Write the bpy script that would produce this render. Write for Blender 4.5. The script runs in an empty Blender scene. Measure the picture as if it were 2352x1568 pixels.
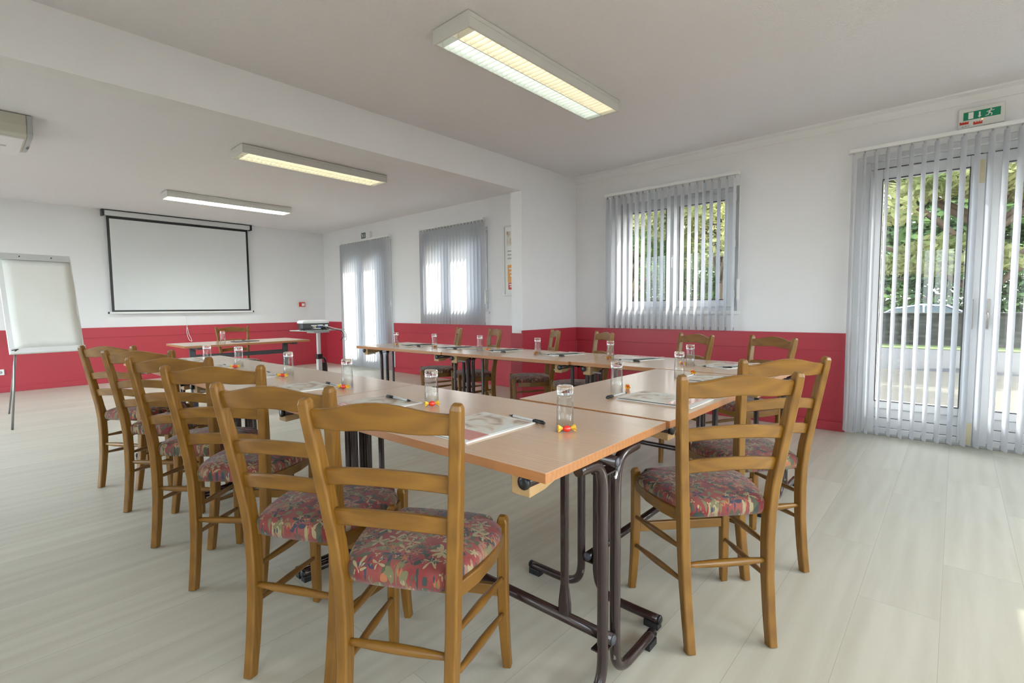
import bpy, bmesh, math, random
from mathutils import Vector, Matrix
random.seed(7)
SC = bpy.context.scene
COL = SC.collection
PI = math.pi

# ------------------------------------------------------------------ camera
cam_d = bpy.data.cameras.new('camera'); cam = bpy.data.objects.new('camera', cam_d); COL.objects.link(cam)
cam_d.sensor_width = 36.0; cam_d.lens = 17.3902; cam_d.clip_start = 0.05; cam_d.clip_end = 300
RT = Vector((0.667344, -0.744693, -0.009158)); UP = Vector((0.05665, 0.038497, 0.997652)); FW = Vector((0.742592, 0.666296, -0.067878))
M = Matrix((RT, UP, -FW)).transposed().to_4x4(); M.translation = Vector((0, 0, 1.116))
cam.matrix_world = M
SC.camera = cam

# ------------------------------------------------------------------ view, world, sun
SC.view_settings.view_transform = 'Standard'; SC.view_settings.look = 'None'
SC.view_settings.exposure = 0.71; SC.view_settings.gamma = 1.0; SC.view_settings.use_curve_mapping = False
cy = SC.cycles
cy.use_denoising = True; cy.max_bounces = 10; cy.diffuse_bounces = 6; cy.glossy_bounces = 5
cy.transmission_bounces = 10; cy.transparent_max_bounces = 24; cy.sample_clamp_indirect = 6.0
cy.caustics_reflective = False; cy.caustics_refractive = False
SKY_STRENGTH = 1.12
SUN_STRENGTH = 6.5
LAMP = 1.5
LAMP_BACK = 42.0
world = bpy.data.worlds.new('world'); SC.world = world; world.use_nodes = True
wn = world.node_tree; wn.nodes.clear()
wo = wn.nodes.new('ShaderNodeOutputWorld'); wb = wn.nodes.new('ShaderNodeBackground'); sky = wn.nodes.new('ShaderNodeTexSky')
sky.sky_type = 'NISHITA'; sky.sun_disc = False; sky.sun_elevation = math.radians(38); sky.sun_rotation = math.radians(135)
sky.air_density = 1.0; sky.dust_density = 2.5; sky.ozone_density = 1.0
mx = wn.nodes.new('ShaderNodeMixRGB'); mx.inputs['Fac'].default_value = 0.62; mx.inputs['Color2'].default_value = (5.2, 5.5, 5.9, 1)
wn.links.new(sky.outputs[0], mx.inputs['Color1']); wn.links.new(mx.outputs[0], wb.inputs['Color'])
wb.inputs['Strength'].default_value = SKY_STRENGTH
wn.links.new(wb.outputs[0], wo.inputs['Surface'])
sun_d = bpy.data.lights.new('sun', 'SUN'); sun = bpy.data.objects.new('sun', sun_d); COL.objects.link(sun)
sun_d.energy = SUN_STRENGTH; sun_d.angle = math.radians(0.53); sun_d.color = (1.0, 0.95, 0.87)
sun.rotation_euler = Vector((-0.707, 0.707, -0.80)).to_track_quat('-Z', 'Y').to_euler()
sun.location = (12, -8, 10)

# ------------------------------------------------------------------ materials
def new_mat(name):
    m = bpy.data.materials.new(name); m.use_nodes = True
    nt = m.node_tree; b = nt.nodes['Principled BSDF']
    return m, nt, b
def N(nt, t, **kw):
    n = nt.nodes.new(t)
    for k, v in kw.items():
        if k in n.inputs: n.inputs[k].default_value = v
        else: setattr(n, k, v)
    return n
def plain(name, col, rough=0.5, metal=0.0, spec=0.5, noise=0.04, scale=12, bump=0.0, bscale=80, coat=0.0):
    m, nt, b = new_mat(name)
    tc = N(nt, 'ShaderNodeTexCoord'); nz = N(nt, 'ShaderNodeTexNoise', Scale=scale, Detail=3.0)
    nt.links.new(tc.outputs['Object'], nz.inputs['Vector'])
    hs = N(nt, 'ShaderNodeHueSaturation'); hs.inputs['Color'].default_value = (*col, 1)
    mr = N(nt, 'ShaderNodeMapRange'); mr.inputs['To Min'].default_value = 1 - noise; mr.inputs['To Max'].default_value = 1 + noise
    nt.links.new(nz.outputs['Fac'], mr.inputs['Value']); nt.links.new(mr.outputs[0], hs.inputs['Value'])
    nt.links.new(hs.outputs[0], b.inputs['Base Color'])
    b.inputs['Roughness'].default_value = rough; b.inputs['Metallic'].default_value = metal
    b.inputs['Specular IOR Level'].default_value = spec; b.inputs['Coat Weight'].default_value = coat
    if bump:
        n2 = N(nt, 'ShaderNodeTexNoise', Scale=bscale, Detail=2.0); bp = N(nt, 'ShaderNodeBump', Strength=bump, Distance=0.01)
        nt.links.new(tc.outputs['Object'], n2.inputs['Vector']); nt.links.new(n2.outputs['Fac'], bp.inputs['Height']); nt.links.new(bp.outputs[0], b.inputs['Normal'])
    return m
def wood(name, c1, c2, stretch, rough=0.38, scale=1.0, coat=0.0, amount=1.0):
    m, nt, b = new_mat(name)
    tc = N(nt, 'ShaderNodeTexCoord'); oi = N(nt, 'ShaderNodeObjectInfo'); mp = N(nt, 'ShaderNodeMapping')
    mp.inputs['Scale'].default_value = tuple(s*scale for s in stretch)
    ad = N(nt, 'ShaderNodeVectorMath', operation='ADD'); sc = N(nt, 'ShaderNodeVectorMath', operation='SCALE'); sc.inputs['Scale'].default_value = 7.0
    nt.links.new(oi.outputs['Random'], sc.inputs[0]); nt.links.new(tc.outputs['Object'], ad.inputs[0]); nt.links.new(sc.outputs[0], ad.inputs[1])
    nt.links.new(ad.outputs[0], mp.inputs['Vector'])
    nz = N(nt, 'ShaderNodeTexNoise', Scale=6.0, Detail=6.0, Roughness=0.6, Distortion=0.6)
    nt.links.new(mp.outputs[0], nz.inputs['Vector'])
    wv = N(nt, 'ShaderNodeTexWave', Scale=2.2, Distortion=5.0, Detail=2.0); nt.links.new(mp.outputs[0], wv.inputs['Vector'])
    mm = N(nt, 'ShaderNodeMixRGB'); mm.inputs['Fac'].default_value = 0.3
    nt.links.new(nz.outputs['Fac'], mm.inputs['Color1']); nt.links.new(wv.outputs['Fac'], mm.inputs['Color2'])
    cr = N(nt, 'ShaderNodeValToRGB'); cr.color_ramp.elements[0].position = 0.5-0.25/amount; cr.color_ramp.elements[1].position = 0.5+0.25/amount
    cr.color_ramp.elements[0].color = (*c1, 1); cr.color_ramp.elements[1].color = (*c2, 1)
    nt.links.new(mm.outputs[0], cr.inputs['Fac']); nt.links.new(cr.outputs[0], b.inputs['Base Color'])
    b.inputs['Roughness'].default_value = rough; b.inputs['Coat Weight'].default_value = coat; b.inputs['Coat Roughness'].default_value = 0.15
    return m

M_WALL = plain('white_wall_paint', (0.78, 0.775, 0.785), 0.7, noise=0.015, scale=3, bump=0.12, bscale=160, spec=0.25)
M_CEIL = plain('white_ceiling_paint', (0.785, 0.765, 0.785), 0.85, noise=0.02, scale=60, bump=0.35, bscale=110, spec=0.15)
M_RED = plain('red_paint', (0.41, 0.034, 0.052), 0.42, noise=0.03, scale=5, bump=0.04, bscale=200)
M_PVC = plain('white_pvc', (0.60, 0.615, 0.635), 0.3, noise=0.01)
M_GASKET_GAP = plain('dark_gasket_and_gap_shade', (0.06, 0.06, 0.065), 0.6)
M_WHITE = plain('white_enamel', (0.76, 0.76, 0.75), 0.35, noise=0.01)
M_LAMPH = plain('lamp_housing_enamel', (0.68, 0.68, 0.65), 0.4, noise=0.01)
M_GREY = plain('grey_plastic', (0.42, 0.43, 0.44), 0.4)
M_LGREY = plain('light_grey_aluminium', (0.62, 0.63, 0.63), 0.35, metal=0.3)
M_BLACK = plain('black_plastic', (0.012, 0.012, 0.014), 0.35)
M_DARK = plain('dark_grey_plastic', (0.05, 0.05, 0.06), 0.4)
M_CHROME = plain('chrome', (0.75, 0.75, 0.75), 0.15, metal=1.0)
M_STEEL = plain('brushed_steel', (0.30, 0.29, 0.28), 0.35, metal=0.9)
M_BROWNM = plain('dark_brown_enamel_tube', (0.026, 0.013, 0.012), 0.25, noise=0.08, coat=0.3)
M_CHAIR_V = wood('honey_beech_upright', (0.175, 0.076, 0.008), (0.245, 0.114, 0.013), (9, 9, 0.9), 0.38, coat=0.10)
M_CHAIR_H = wood('honey_beech_rail', (0.175, 0.076, 0.008), (0.250, 0.116, 0.014), (9, 0.9, 9), 0.38, coat=0.10)
M_CHAIR_D = wood('beech_seat_rail', (0.150, 0.064, 0.009), (0.210, 0.096, 0.013), (0.9, 5, 9), 0.34, coat=0.2)
M_TOP = wood('beech_laminate', (0.58, 0.375, 0.235), (0.66, 0.445, 0.295), (11, 0.7, 11), 0.24, amount=0.9, coat=0.40)
M_EDGE = wood('beech_edge_band', (0.36, 0.145, 0.048), (0.43, 0.19, 0.070), (8, 0.9, 20), 0.35)
M_BLOCK = wood('raw_beech_block', (0.36, 0.22, 0.09), (0.46, 0.30, 0.14), (1, 8, 8), 0.55)
M_PAPER = plain('white_paper', (0.80, 0.80, 0.77), 0.55, noise=0.015)
M_PAD = plain('flipchart_paper', (0.78, 0.78, 0.735), 0.6, noise=0.03, scale=5)
M_SCREEN = plain('matt_white_screen_cloth', (0.68, 0.69, 0.70), 0.9, noise=0.01, spec=0.1)
M_GREEN = plain('green_sign_film', (0.0, 0.22, 0.11), 0.35, noise=0.01)
M_SRED = plain('red_label', (0.55, 0.04, 0.02), 0.4, noise=0.05)
M_ACB = plain('beige_plastic', (0.53, 0.51, 0.43), 0.4, noise=0.01)
M_SALMON = plain('salmon_print', (0.62, 0.22, 0.18), 0.25, noise=0.03, coat=0.5)
M_ORANGE = plain('orange_print', (0.75, 0.36, 0.10), 0.35, noise=0.05)
M_CANDY = plain('red_candy_foil', (0.75, 0.035, 0.015), 0.2, noise=0.15, scale=300, coat=0.6)
M_YEL = plain('yellow_wrapper_film', (0.85, 0.55, 0.05), 0.25, noise=0.2, scale=300, coat=0.5)
M_BRASS = plain('brass_lock_plate', (0.55, 0.50, 0.35), 0.35, metal=0.6)
M_CLEARP = plain('pale_pen_barrel', (0.62, 0.62, 0.62), 0.2)
M_BLUE = plain('blue_connector', (0.05, 0.10, 0.45), 0.4)

def glass_mat(name, tint=(1, 1, 1), power=5.0, amount=0.6):
    m, nt, b = new_mat(name); nt.nodes.remove(b); out = nt.nodes['Material Output']
    tr = N(nt, 'ShaderNodeBsdfTransparent'); tr.inputs['Color'].default_value = (*tint, 1)
    gl = N(nt, 'ShaderNodeBsdfGlossy'); gl.inputs['Roughness'].default_value = 0.01
    lw = N(nt, 'ShaderNodeLayerWeight'); lw.inputs['Blend'].default_value = 0.5
    pw = N(nt, 'ShaderNodeMath', operation='POWER'); pw.inputs[1].default_value = power; nt.links.new(lw.outputs['Facing'], pw.inputs[0])
    fr = N(nt, 'ShaderNodeMath', operation='MULTIPLY_ADD'); fr.inputs[1].default_value = amount; fr.inputs[2].default_value = 0.03; nt.links.new(pw.outputs[0], fr.inputs[0])
    mi = N(nt, 'ShaderNodeMixShader'); nt.links.new(fr.outputs[0], mi.inputs['Fac']); nt.links.new(tr.outputs[0], mi.inputs[1]); nt.links.new(gl.outputs[0], mi.inputs[2])
    nt.links.new(mi.outputs[0], out.inputs['Surface'])
    return m
M_PANE = glass_mat('window_glass', (0.96, 0.98, 0.97))
m, nt, b = new_mat('tumbler_glass'); M_TUMB = m
b.inputs['Base Color'].default_value = (1, 1, 1, 1); b.inputs['Roughness'].default_value = 0.0; b.inputs['IOR'].default_value = 1.45; b.inputs['Transmission Weight'].default_value = 1.0
M_TUMBW = glass_mat('tumbler_wall_glass', (0.965, 0.975, 0.97), 2.5, 1.0)
m, nt, b = new_mat('tray_glass'); M_TRAYG = m
b.inputs['Base Color'].default_value = (0.45, 0.58, 0.55, 1); b.inputs['Roughness'].default_value = 0.08

def blind_mat():
    m, nt, b = new_mat('white_blind_fabric'); nt.nodes.remove(b); out = nt.nodes['Material Output']
    d = N(nt, 'ShaderNodeBsdfDiffuse'); d.inputs['Color'].default_value = (0.80, 0.81, 0.83, 1)
    t = N(nt, 'ShaderNodeBsdfTranslucent'); t.inputs['Color'].default_value = (0.80, 0.82, 0.86, 1)
    tc = N(nt, 'ShaderNodeTexCoord'); nz = N(nt, 'ShaderNodeTexNoise', Scale=500.0); nt.links.new(tc.outputs['Object'], nz.inputs['Vector'])
    mr = N(nt, 'ShaderNodeMapRange'); mr.inputs['To Min'].default_value = 0.34; mr.inputs['To Max'].default_value = 0.42; nt.links.new(nz.outputs['Fac'], mr.inputs['Value'])
    mi = N(nt, 'ShaderNodeMixShader'); nt.links.new(mr.outputs[0], mi.inputs['Fac']); nt.links.new(d.outputs[0], mi.inputs[1]); nt.links.new(t.outputs[0], mi.inputs[2])
    nt.links.new(mi.outputs[0], out.inputs['Surface']); return m
M_BLIND = blind_mat()

def emis(name, col, s):
    m, nt, b = new_mat(name); b.inputs['Base Color'].default_value = (*col, 1)
    tc = N(nt, 'ShaderNodeTexCoord'); nz = N(nt, 'ShaderNodeTexNoise', Scale=4.0); nt.links.new(tc.outputs['Object'], nz.inputs['Vector'])
    hs = N(nt, 'ShaderNodeHueSaturation'); hs.inputs['Color'].default_value = (*col, 1)
    mr = N(nt, 'ShaderNodeMapRange'); mr.inputs['To Min'].default_value = .97; mr.inputs['To Max'].default_value = 1.03
    nt.links.new(nz.outputs['Fac'], mr.inputs['Value']); nt.links.new(mr.outputs[0], hs.inputs['Value']); nt.links.new(hs.outputs[0], b.inputs['Emission Color'])
    b.inputs['Emission Strength'].default_value = s; return m
M_WARM = emis('warm_lamp_tube', (1.0, 0.90, 0.66), LAMP)
M_COOL = emis('cool_lamp_tube', (0.88, 1.0, 0.95), LAMP)
M_WARM2 = emis('bright_warm_lamp_tube', (1.0, 0.92, 0.66), 1.7)
M_COOL2 = emis('bright_cool_lamp_tube', (0.90, 1.0, 0.98), LAMP_BACK)
m, nt, b = new_mat('lamp_louvre'); M_LOUV = m
b.inputs['Base Color'].default_value = (0.85, 0.85, 0.80, 1); b.inputs['Roughness'].default_value = 0.35; b.inputs['Metallic'].default_value = 0.2

def floor_mat():
    m, nt, b = new_mat('pale_wood_laminate')
    tc = N(nt, 'ShaderNodeTexCoord'); mp = N(nt, 'ShaderNodeMapping'); nt.links.new(tc.outputs['Object'], mp.inputs['Vector'])
    br = N(nt, 'ShaderNodeTexBrick', Scale=1.0); br.offset = 0.37; br.offset_frequency = 2
    br.inputs['Brick Width'].default_value = 1.38; br.inputs['Row Height'].default_value = 0.24
    br.inputs['Mortar Size'].default_value = 0.0012; br.inputs['Mortar Smooth'].default_value = 0.6; br.inputs['Bias'].default_value = 0.0
    br.inputs['Color1'].default_value = (0.0, 0.0, 0.0, 1); br.inputs['Color2'].default_value = (1, 1, 1, 1); br.inputs['Mortar'].default_value = (0.5, 0.5, 0.5, 1)
    nt.links.new(mp.outputs[0], br.inputs['Vector'])
    # grain, shifted per plank
    sh = N(nt, 'ShaderNodeVectorMath', operation='SCALE'); sh.inputs['Scale'].default_value = 13.0; nt.links.new(br.outputs['Color'], sh.inputs[0])
    ad = N(nt, 'ShaderNodeVectorMath', operation='ADD'); nt.links.new(tc.outputs['Object'], ad.inputs[0]); nt.links.new(sh.outputs[0], ad.inputs[1])
    m2 = N(nt, 'ShaderNodeMapping'); m2.inputs['Scale'].default_value = (0.45, 4.0, 1.0); nt.links.new(ad.outputs[0], m2.inputs['Vector'])
    nz = N(nt, 'ShaderNodeTexNoise', Scale=2.4, Detail=7.0, Roughness=0.62, Distortion=0.7); nt.links.new(m2.outputs[0], nz.inputs['Vector'])
    wv = N(nt, 'ShaderNodeTexWave', Scale=0.9, Distortion=9.0, Detail=3.0); wv.bands_direction = 'Y'; nt.links.new(m2.outputs[0], wv.inputs['Vector'])
    mm = N(nt, 'ShaderNodeMixRGB'); mm.inputs['Fac'].default_value = 0.16; nt.links.new(nz.outputs['Fac'], mm.inputs['Color1']); nt.links.new(wv.outputs['Fac'], mm.inputs['Color2'])
    cr = N(nt, 'ShaderNodeValToRGB'); cr.color_ramp.elements[0].position = 0.22; cr.color_ramp.elements[1].position = 0.62
    cr.color_ramp.elements[0].color = (0.47, 0.445, 0.355, 1); cr.color_ramp.elements[1].color = (0.56, 0.54, 0.445, 1)
    nt.links.new(mm.outputs[0], cr.inputs['Fac'])
    pl = N(nt, 'ShaderNodeMapRange'); pl.inputs['To Min'].default_value = 0.94; pl.inputs['To Max'].default_value = 1.05; nt.links.new(br.outputs['Color'], pl.inputs['Value'])
    hs = N(nt, 'ShaderNodeHueSaturation'); nt.links.new(cr.outputs[0], hs.inputs['Color']); nt.links.new(pl.outputs[0], hs.inputs['Value'])
    jm = N(nt, 'ShaderNodeMixRGB'); nt.links.new(br.outputs['Fac'], jm.inputs['Fac']); nt.links.new(hs.outputs[0], jm.inputs['Color1']); jm.inputs['Color2'].default_value = (0.36, 0.33, 0.26, 1)
    nt.links.new(jm.outputs[0], b.inputs['Base Color']); b.inputs['Roughness'].default_value = 0.36; b.inputs['Specular IOR Level'].default_value = 0.5
    return m
M_FLOOR = floor_mat()

def tapestry():
    m, nt, b = new_mat('red_floral_tapestry')
    tc = N(nt, 'ShaderNodeTexCoord'); oi = N(nt, 'ShaderNodeObjectInfo')
    sc = N(nt, 'ShaderNodeVectorMath', operation='SCALE'); sc.inputs['Scale'].default_value = 3.0; nt.links.new(oi.outputs['Random'], sc.inputs[0])
    ad = N(nt, 'ShaderNodeVectorMath', operation='ADD'); nt.links.new(tc.outputs['Object'], ad.inputs[0]); nt.links.new(sc.outputs[0], ad.inputs[1])
    # base red, mottled towards dusty pink
    n0 = N(nt, 'ShaderNodeTexNoise', Scale=9.0, Detail=3.0); nt.links.new(ad.outputs[0], n0.inputs['Vector'])
    base = N(nt, 'ShaderNodeValToRGB'); base.color_ramp.elements[0].position = .35; base.color_ramp.elements[1].position = .68
    base.color_ramp.elements[0].color = (0.19, 0.016, 0.018, 1); base.color_ramp.elements[1].color = (0.24, 0.070, 0.055, 1); nt.links.new(n0.outputs['Fac'], base.inputs['Fac'])
    cur = base.outputs[0]
    def flower(scale, petals, size, cols, off, amp=0.45, inner=None):
        nonlocal cur
        o = N(nt, 'ShaderNodeVectorMath', operation='ADD'); o.inputs[1].default_value = off; nt.links.new(ad.outputs[0], o.inputs[0])
        s = N(nt, 'ShaderNodeVectorMath', operation='SCALE'); s.inputs['Scale'].default_value = scale; nt.links.new(o.outputs[0], s.inputs[0])
        fl = N(nt, 'ShaderNodeVectorMath', operation='MULTIPLY'); fl.inputs[1].default_value = (1, 1, 0.85); nt.links.new(s.outputs[0], fl.inputs[0])
        v = N(nt, 'ShaderNodeTexVoronoi', Scale=1.0, Randomness=0.85); nt.links.new(fl.outputs[0], v.inputs['Vector'])
        d = N(nt, 'ShaderNodeVectorMath', operation='SUBTRACT'); nt.links.new(fl.outputs[0], d.inputs[0]); nt.links.new(v.outputs['Position'], d.inputs[1])
        sp = N(nt, 'ShaderNodeSeparateXYZ'); nt.links.new(d.outputs[0], sp.inputs[0])
        at = N(nt, 'ShaderNodeMath', operation='ARCTAN2'); nt.links.new(sp.outputs['Y'], at.inputs[0]); nt.links.new(sp.outputs['X'], at.inputs[1])
        mu = N(nt, 'ShaderNodeMath', operation='MULTIPLY'); mu.inputs[1].default_value = petals; nt.links.new(at.outputs[0], mu.inputs[0])
        rv = N(nt, 'ShaderNodeSeparateColor'); nt.links.new(v.outputs['Color'], rv.inputs[0])
        ph = N(nt, 'ShaderNodeMath', operation='MULTIPLY_ADD'); ph.inputs[1].default_value = 6.28; nt.links.new(rv.outputs[0], ph.inputs[0]); nt.links.new(mu.outputs[0], ph.inputs[2])
        co = N(nt, 'ShaderNodeMath', operation='COSINE'); nt.links.new(ph.outputs[0], co.inputs[0])
        rr = N(nt, 'ShaderNodeMath', operation='MULTIPLY_ADD'); rr.inputs[1].default_value = amp*size; rr.inputs[2].default_value = size*(1-amp*0.6); nt.links.new(co.outputs[0], rr.inputs[0])
        lt = N(nt, 'ShaderNodeMath', operation='LESS_THAN'); nt.links.new(v.outputs['Distance'], lt.inputs[0]); nt.links.new(rr.outputs[0], lt.inputs[1])
        cr = N(nt, 'ShaderNodeValToRGB'); cr.color_ramp.interpolation = 'CONSTANT'
        el = cr.color_ramp.elements
        el[0].position = 0; el[0].color = (*cols[0], 1); el[1].position = 1/len(cols); el[1].color = (*cols[1], 1)
        for i in range(2, len(cols)):
            e = el.new(i/len(cols)); e.color = (*cols[i], 1)
        nt.links.new(rv.outputs[1], cr.inputs['Fac'])
        mi = N(nt, 'ShaderNodeMixRGB'); nt.links.new(lt.outputs[0], mi.inputs['Fac']); nt.links.new(cur, mi.inputs['Color1']); nt.links.new(cr.outputs[0], mi.inputs['Color2'])
        cur = mi.outputs[0]
    G1 = (0.07, 0.075, 0.045); G2 = (0.03, 0.045, 0.035); CR = (0.30, 0.245, 0.13); NV = (0.035, 0.04, 0.065); OR = (0.34, 0.12, 0.045); PK = (0.26, 0.13, 0.09); OL = (0.15, 0.135, 0.065)
    flower(17, 3, 0.50, [G1, OL, G2, G1], (3.1, 1.7, 0), 0.8)
    flower(20, 4, 0.42, [G2, CR, OL, NV], (0.3, 5.7, 0), 0.8)
    flower(15.5, 5, 0.42, [CR, CR, OL, PK], (7.3, 2.2, 0), 0.6)
    flower(27, 5, 0.30, [OR, PK, CR, OR], (1.9, 9.1, 0), 0.35)
    flower(40, 3, 0.28, [CR, NV, G1, CR], (4.4, 3.3, 0), 0.7)
    fd = N(nt, 'ShaderNodeTexNoise', Scale=3.0); nt.links.new(ad.outputs[0], fd.inputs['Vector'])
    nt.links.new(cur, b.inputs['Base Color']); b.inputs['Roughness'].default_value = 0.85; b.inputs['Sheen Weight'].default_value = 0.15
    n2 = N(nt, 'ShaderNodeTexNoise', Scale=700.0); bp = N(nt, 'ShaderNodeBump', Strength=0.25, Distance=0.002)
    nt.links.new(tc.outputs['Object'], n2.inputs['Vector']); nt.links.new(n2.outputs['Fac'], bp.inputs['Height']); nt.links.new(bp.outputs[0], b.inputs['Normal'])
    return m
M_SEAT = tapestry()

def photo_print():
    m, nt, b = new_mat('brochure_cover_print')
    tc = N(nt, 'ShaderNodeTexCoord'); nz = N(nt, 'ShaderNodeTexNoise', Scale=9.0, Detail=2.0, Distortion=1.2); nt.links.new(tc.outputs['Object'], nz.inputs['Vector'])
    cr = N(nt, 'ShaderNodeValToRGB'); el = cr.color_ramp.elements
    el[0].position = .3; el[0].color = (0.24, 0.16, 0.12, 1); el[1].position = .40; el[1].color = (0.54, 0.43, 0.34, 1)  # print tones paled to stand in for window reflection
    e = el.new(.49); e.color = (0.68, 0.62, 0.54, 1); e = el.new(.58); e.color = (0.68, 0.70, 0.66, 1)
    nt.links.new(nz.outputs['Fac'], cr.inputs['Fac']); nt.links.new(cr.outputs[0], b.inputs['Base Color']); b.inputs['Roughness'].default_value = 0.38; b.inputs['Specular IOR Level'].default_value = 0.4
    return m
M_PRINT = photo_print()

def leaf_mat(name, cols, tr=0.45):
    m, nt, b = new_mat(name); nt.nodes.remove(b); out = nt.nodes['Material Output']
    tc = N(nt, 'ShaderNodeTexCoord'); nz = N(nt, 'ShaderNodeTexNoise', Scale=1.1, Detail=5.0); nt.links.new(tc.outputs['Object'], nz.inputs['Vector'])
    cr = N(nt, 'ShaderNodeValToRGB'); el = cr.color_ramp.elements; el[0].position = .36; el[1].position = .62
    el[0].color = (*cols[0], 1); el[1].color = (*cols[1], 1); nt.links.new(nz.outputs['Fac'], cr.inputs['Fac'])
    d = N(nt, 'ShaderNodeBsdfDiffuse'); t = N(nt, 'ShaderNodeBsdfTranslucent'); nt.links.new(cr.outputs[0], d.inputs['Color']); nt.links.new(cr.outputs[0], t.inputs['Color'])
    mi = N(nt, 'ShaderNodeMixShader'); mi.inputs['Fac'].default_value = tr; nt.links.new(d.outputs[0], mi.inputs[1]); nt.links.new(t.outputs[0], mi.inputs[2])
    nt.links.new(mi.outputs[0], out.inputs['Surface']); return m
M_LEAF = leaf_mat('yellow_green_needles', ((0.16, 0.20, 0.075), (0.42, 0.41, 0.19)))
M_LEAFD = leaf_mat('dark_green_leaves', ((0.06, 0.10, 0.05), (0.18, 0.26, 0.09)), 0.3)
M_BARK = plain('brown_bark', (0.11, 0.075, 0.05), 0.9, noise=0.3, scale=8)
M_GRAVEL = plain('cream_gravel', (0.092, 0.080, 0.060), 0.9, noise=0.3, scale=9, bump=0.3, bscale=60)
M_ASPH = plain('grey_asphalt', (0.024, 0.025, 0.029), 0.85, noise=0.15, scale=6)
M_GRASS = plain('green_grass', (0.06, 0.085, 0.018), 0.9, noise=0.3, scale=9)
M_CAR = plain('silver_blue_car_paint', (0.32, 0.38, 0.55), 0.25, metal=0.4, coat=1.0)
M_CAR2 = plain('dark_blue_car_paint', (0.06, 0.09, 0.28), 0.25, metal=0.3, coat=1.0)
M_CARG = plain('dark_car_glass', (0.03, 0.05, 0.05), 0.05)
def stone():
    m, nt, b = new_mat('dry_stone'); tc = N(nt, 'ShaderNodeTexCoord'); mp = N(nt, 'ShaderNodeMapping'); mp.inputs['Scale'].default_value = (1, 1.2, 5); nt.links.new(tc.outputs['Object'], mp.inputs['Vector'])
    v = N(nt, 'ShaderNodeTexVoronoi', Scale=2.4); nt.links.new(mp.outputs[0], v.inputs['Vector'])
    cr = N(nt, 'ShaderNodeValToRGB'); cr.color_ramp.elements[0].color = (0.085, 0.080, 0.065, 1); cr.color_ramp.elements[1].color = (0.03, 0.03, 0.026, 1); cr.color_ramp.elements[1].position = .7
    nt.links.new(v.outputs['Distance'], cr.inputs['Fac']); nt.links.new(cr.outputs[0], b.inputs['Base Color']); b.inputs['Roughness'].default_value = .9; return m
M_STONE = stone()

# ------------------------------------------------------------------ mesh helpers
def bm_new(): return bmesh.new()
def box(bm, a, b, mi=0):
    x0, y0, z0 = a; x1, y1, z1 = b
    if x0 > x1: x0, x1 = x1, x0
    if y0 > y1: y0, y1 = y1, y0
    if z0 > z1: z0, z1 = z1, z0
    v = [bm.verts.new(p) for p in ((x0,y0,z0),(x1,y0,z0),(x1,y1,z0),(x0,y1,z0),(x0,y0,z1),(x1,y0,z1),(x1,y1,z1),(x0,y1,z1))]
    fs = []
    for q in ((3,2,1,0),(4,5,6,7),(0,1,5,4),(1,2,6,5),(2,3,7,6),(3,0,4,7)):
        f = bm.faces.new([v[i] for i in q]); f.material_index = mi; fs.append(f)
    return fs
def loft(bm, rings, cap=True, mi=0, smooth=False, close=False):
    vs = [[bm.verts.new(p) for p in r] for r in rings]; n = len(vs[0]); m_ = len(vs)
    for i in range(m_ if close else m_-1):
        A, B = vs[i], vs[(i+1) % m_]
        for j in range(n):
            f = bm.faces.new((A[j], A[(j+1) % n], B[(j+1) % n], B[j])); f.smooth = smooth; f.material_index = mi
    if cap and not close:
        f = bm.faces.new(list(reversed(vs[0]))); f.material_index = mi
        f = bm.faces.new(vs[-1]); f.material_index = mi
    return vs
def sweep(bm, pts, rad, n=10, mi=0, cap=True, squash=None):
    """round tube along points; rad number or list"""
    pts = [Vector(p) for p in pts]; rings = []; prev = None
    for i, p in enumerate(pts):
        t = (pts[min(i+1, len(pts)-1)] - pts[max(i-1, 0)]).normalized()
        if prev is None:
            ref = Vector((0, 0, 1)) if abs(t.z) < 0.9 else Vector((1, 0, 0)); u = t.cross(ref).normalized()
        else: u = (prev - t*prev.dot(t)).normalized()
        prev = u; w = t.cross(u); r = rad[i] if isinstance(rad, (list, tuple)) else rad
        rings.append([p + (u*math.cos(2*PI*k/n) + w*math.sin(2*PI*k/n)*(squash or 1))*r for k in range(n)])
    loft(bm, rings, cap, mi, True)
def post(bm, pts, dims, up=Vector((0, 1, 0)), mi=0, ch=0.22):
    """rectangular section bar; pts list, dims list of (w along x-ish, d along 'up'), chamfered corners"""
    pts = [Vector(p) for p in pts]; rings = []
    for i, p in enumerate(pts):
        t = (pts[min(i+1, len(pts)-1)] - pts[max(i-1, 0)]).normalized()
        v = (up - t*up.dot(t)).normalized(); u = v.cross(t).normalized(); a, c = dims[i][0]/2, dims[i][1]/2; k = ch*min(a, c)*1.2
        rings.append([p + u*x + v*y for x, y in ((-a+k,-c),(a-k,-c),(a,-c+k),(a,c-k),(a-k,c),(-a+k,c),(-a,c-k),(-a,-c+k))])
    loft(bm, rings, True, mi)
def lathe(bm, prof, n=20, mi=0, axis='Z', center=(0,0,0), close=False):
    rings = []
    for r, h in prof:
        ring = []
        for k in range(n):
            a = 2*PI*k/n; c, s = r*math.cos(a), r*math.sin(a)
            p = {'Z': (c, s, h), 'X': (h, c, s), 'Y': (s, h, c)}[axis]
            ring.append((p[0]+center[0], p[1]+center[1], p[2]+center[2]))
        rings.append(ring)
    loft(bm, rings, not close, mi, True, close)
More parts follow.
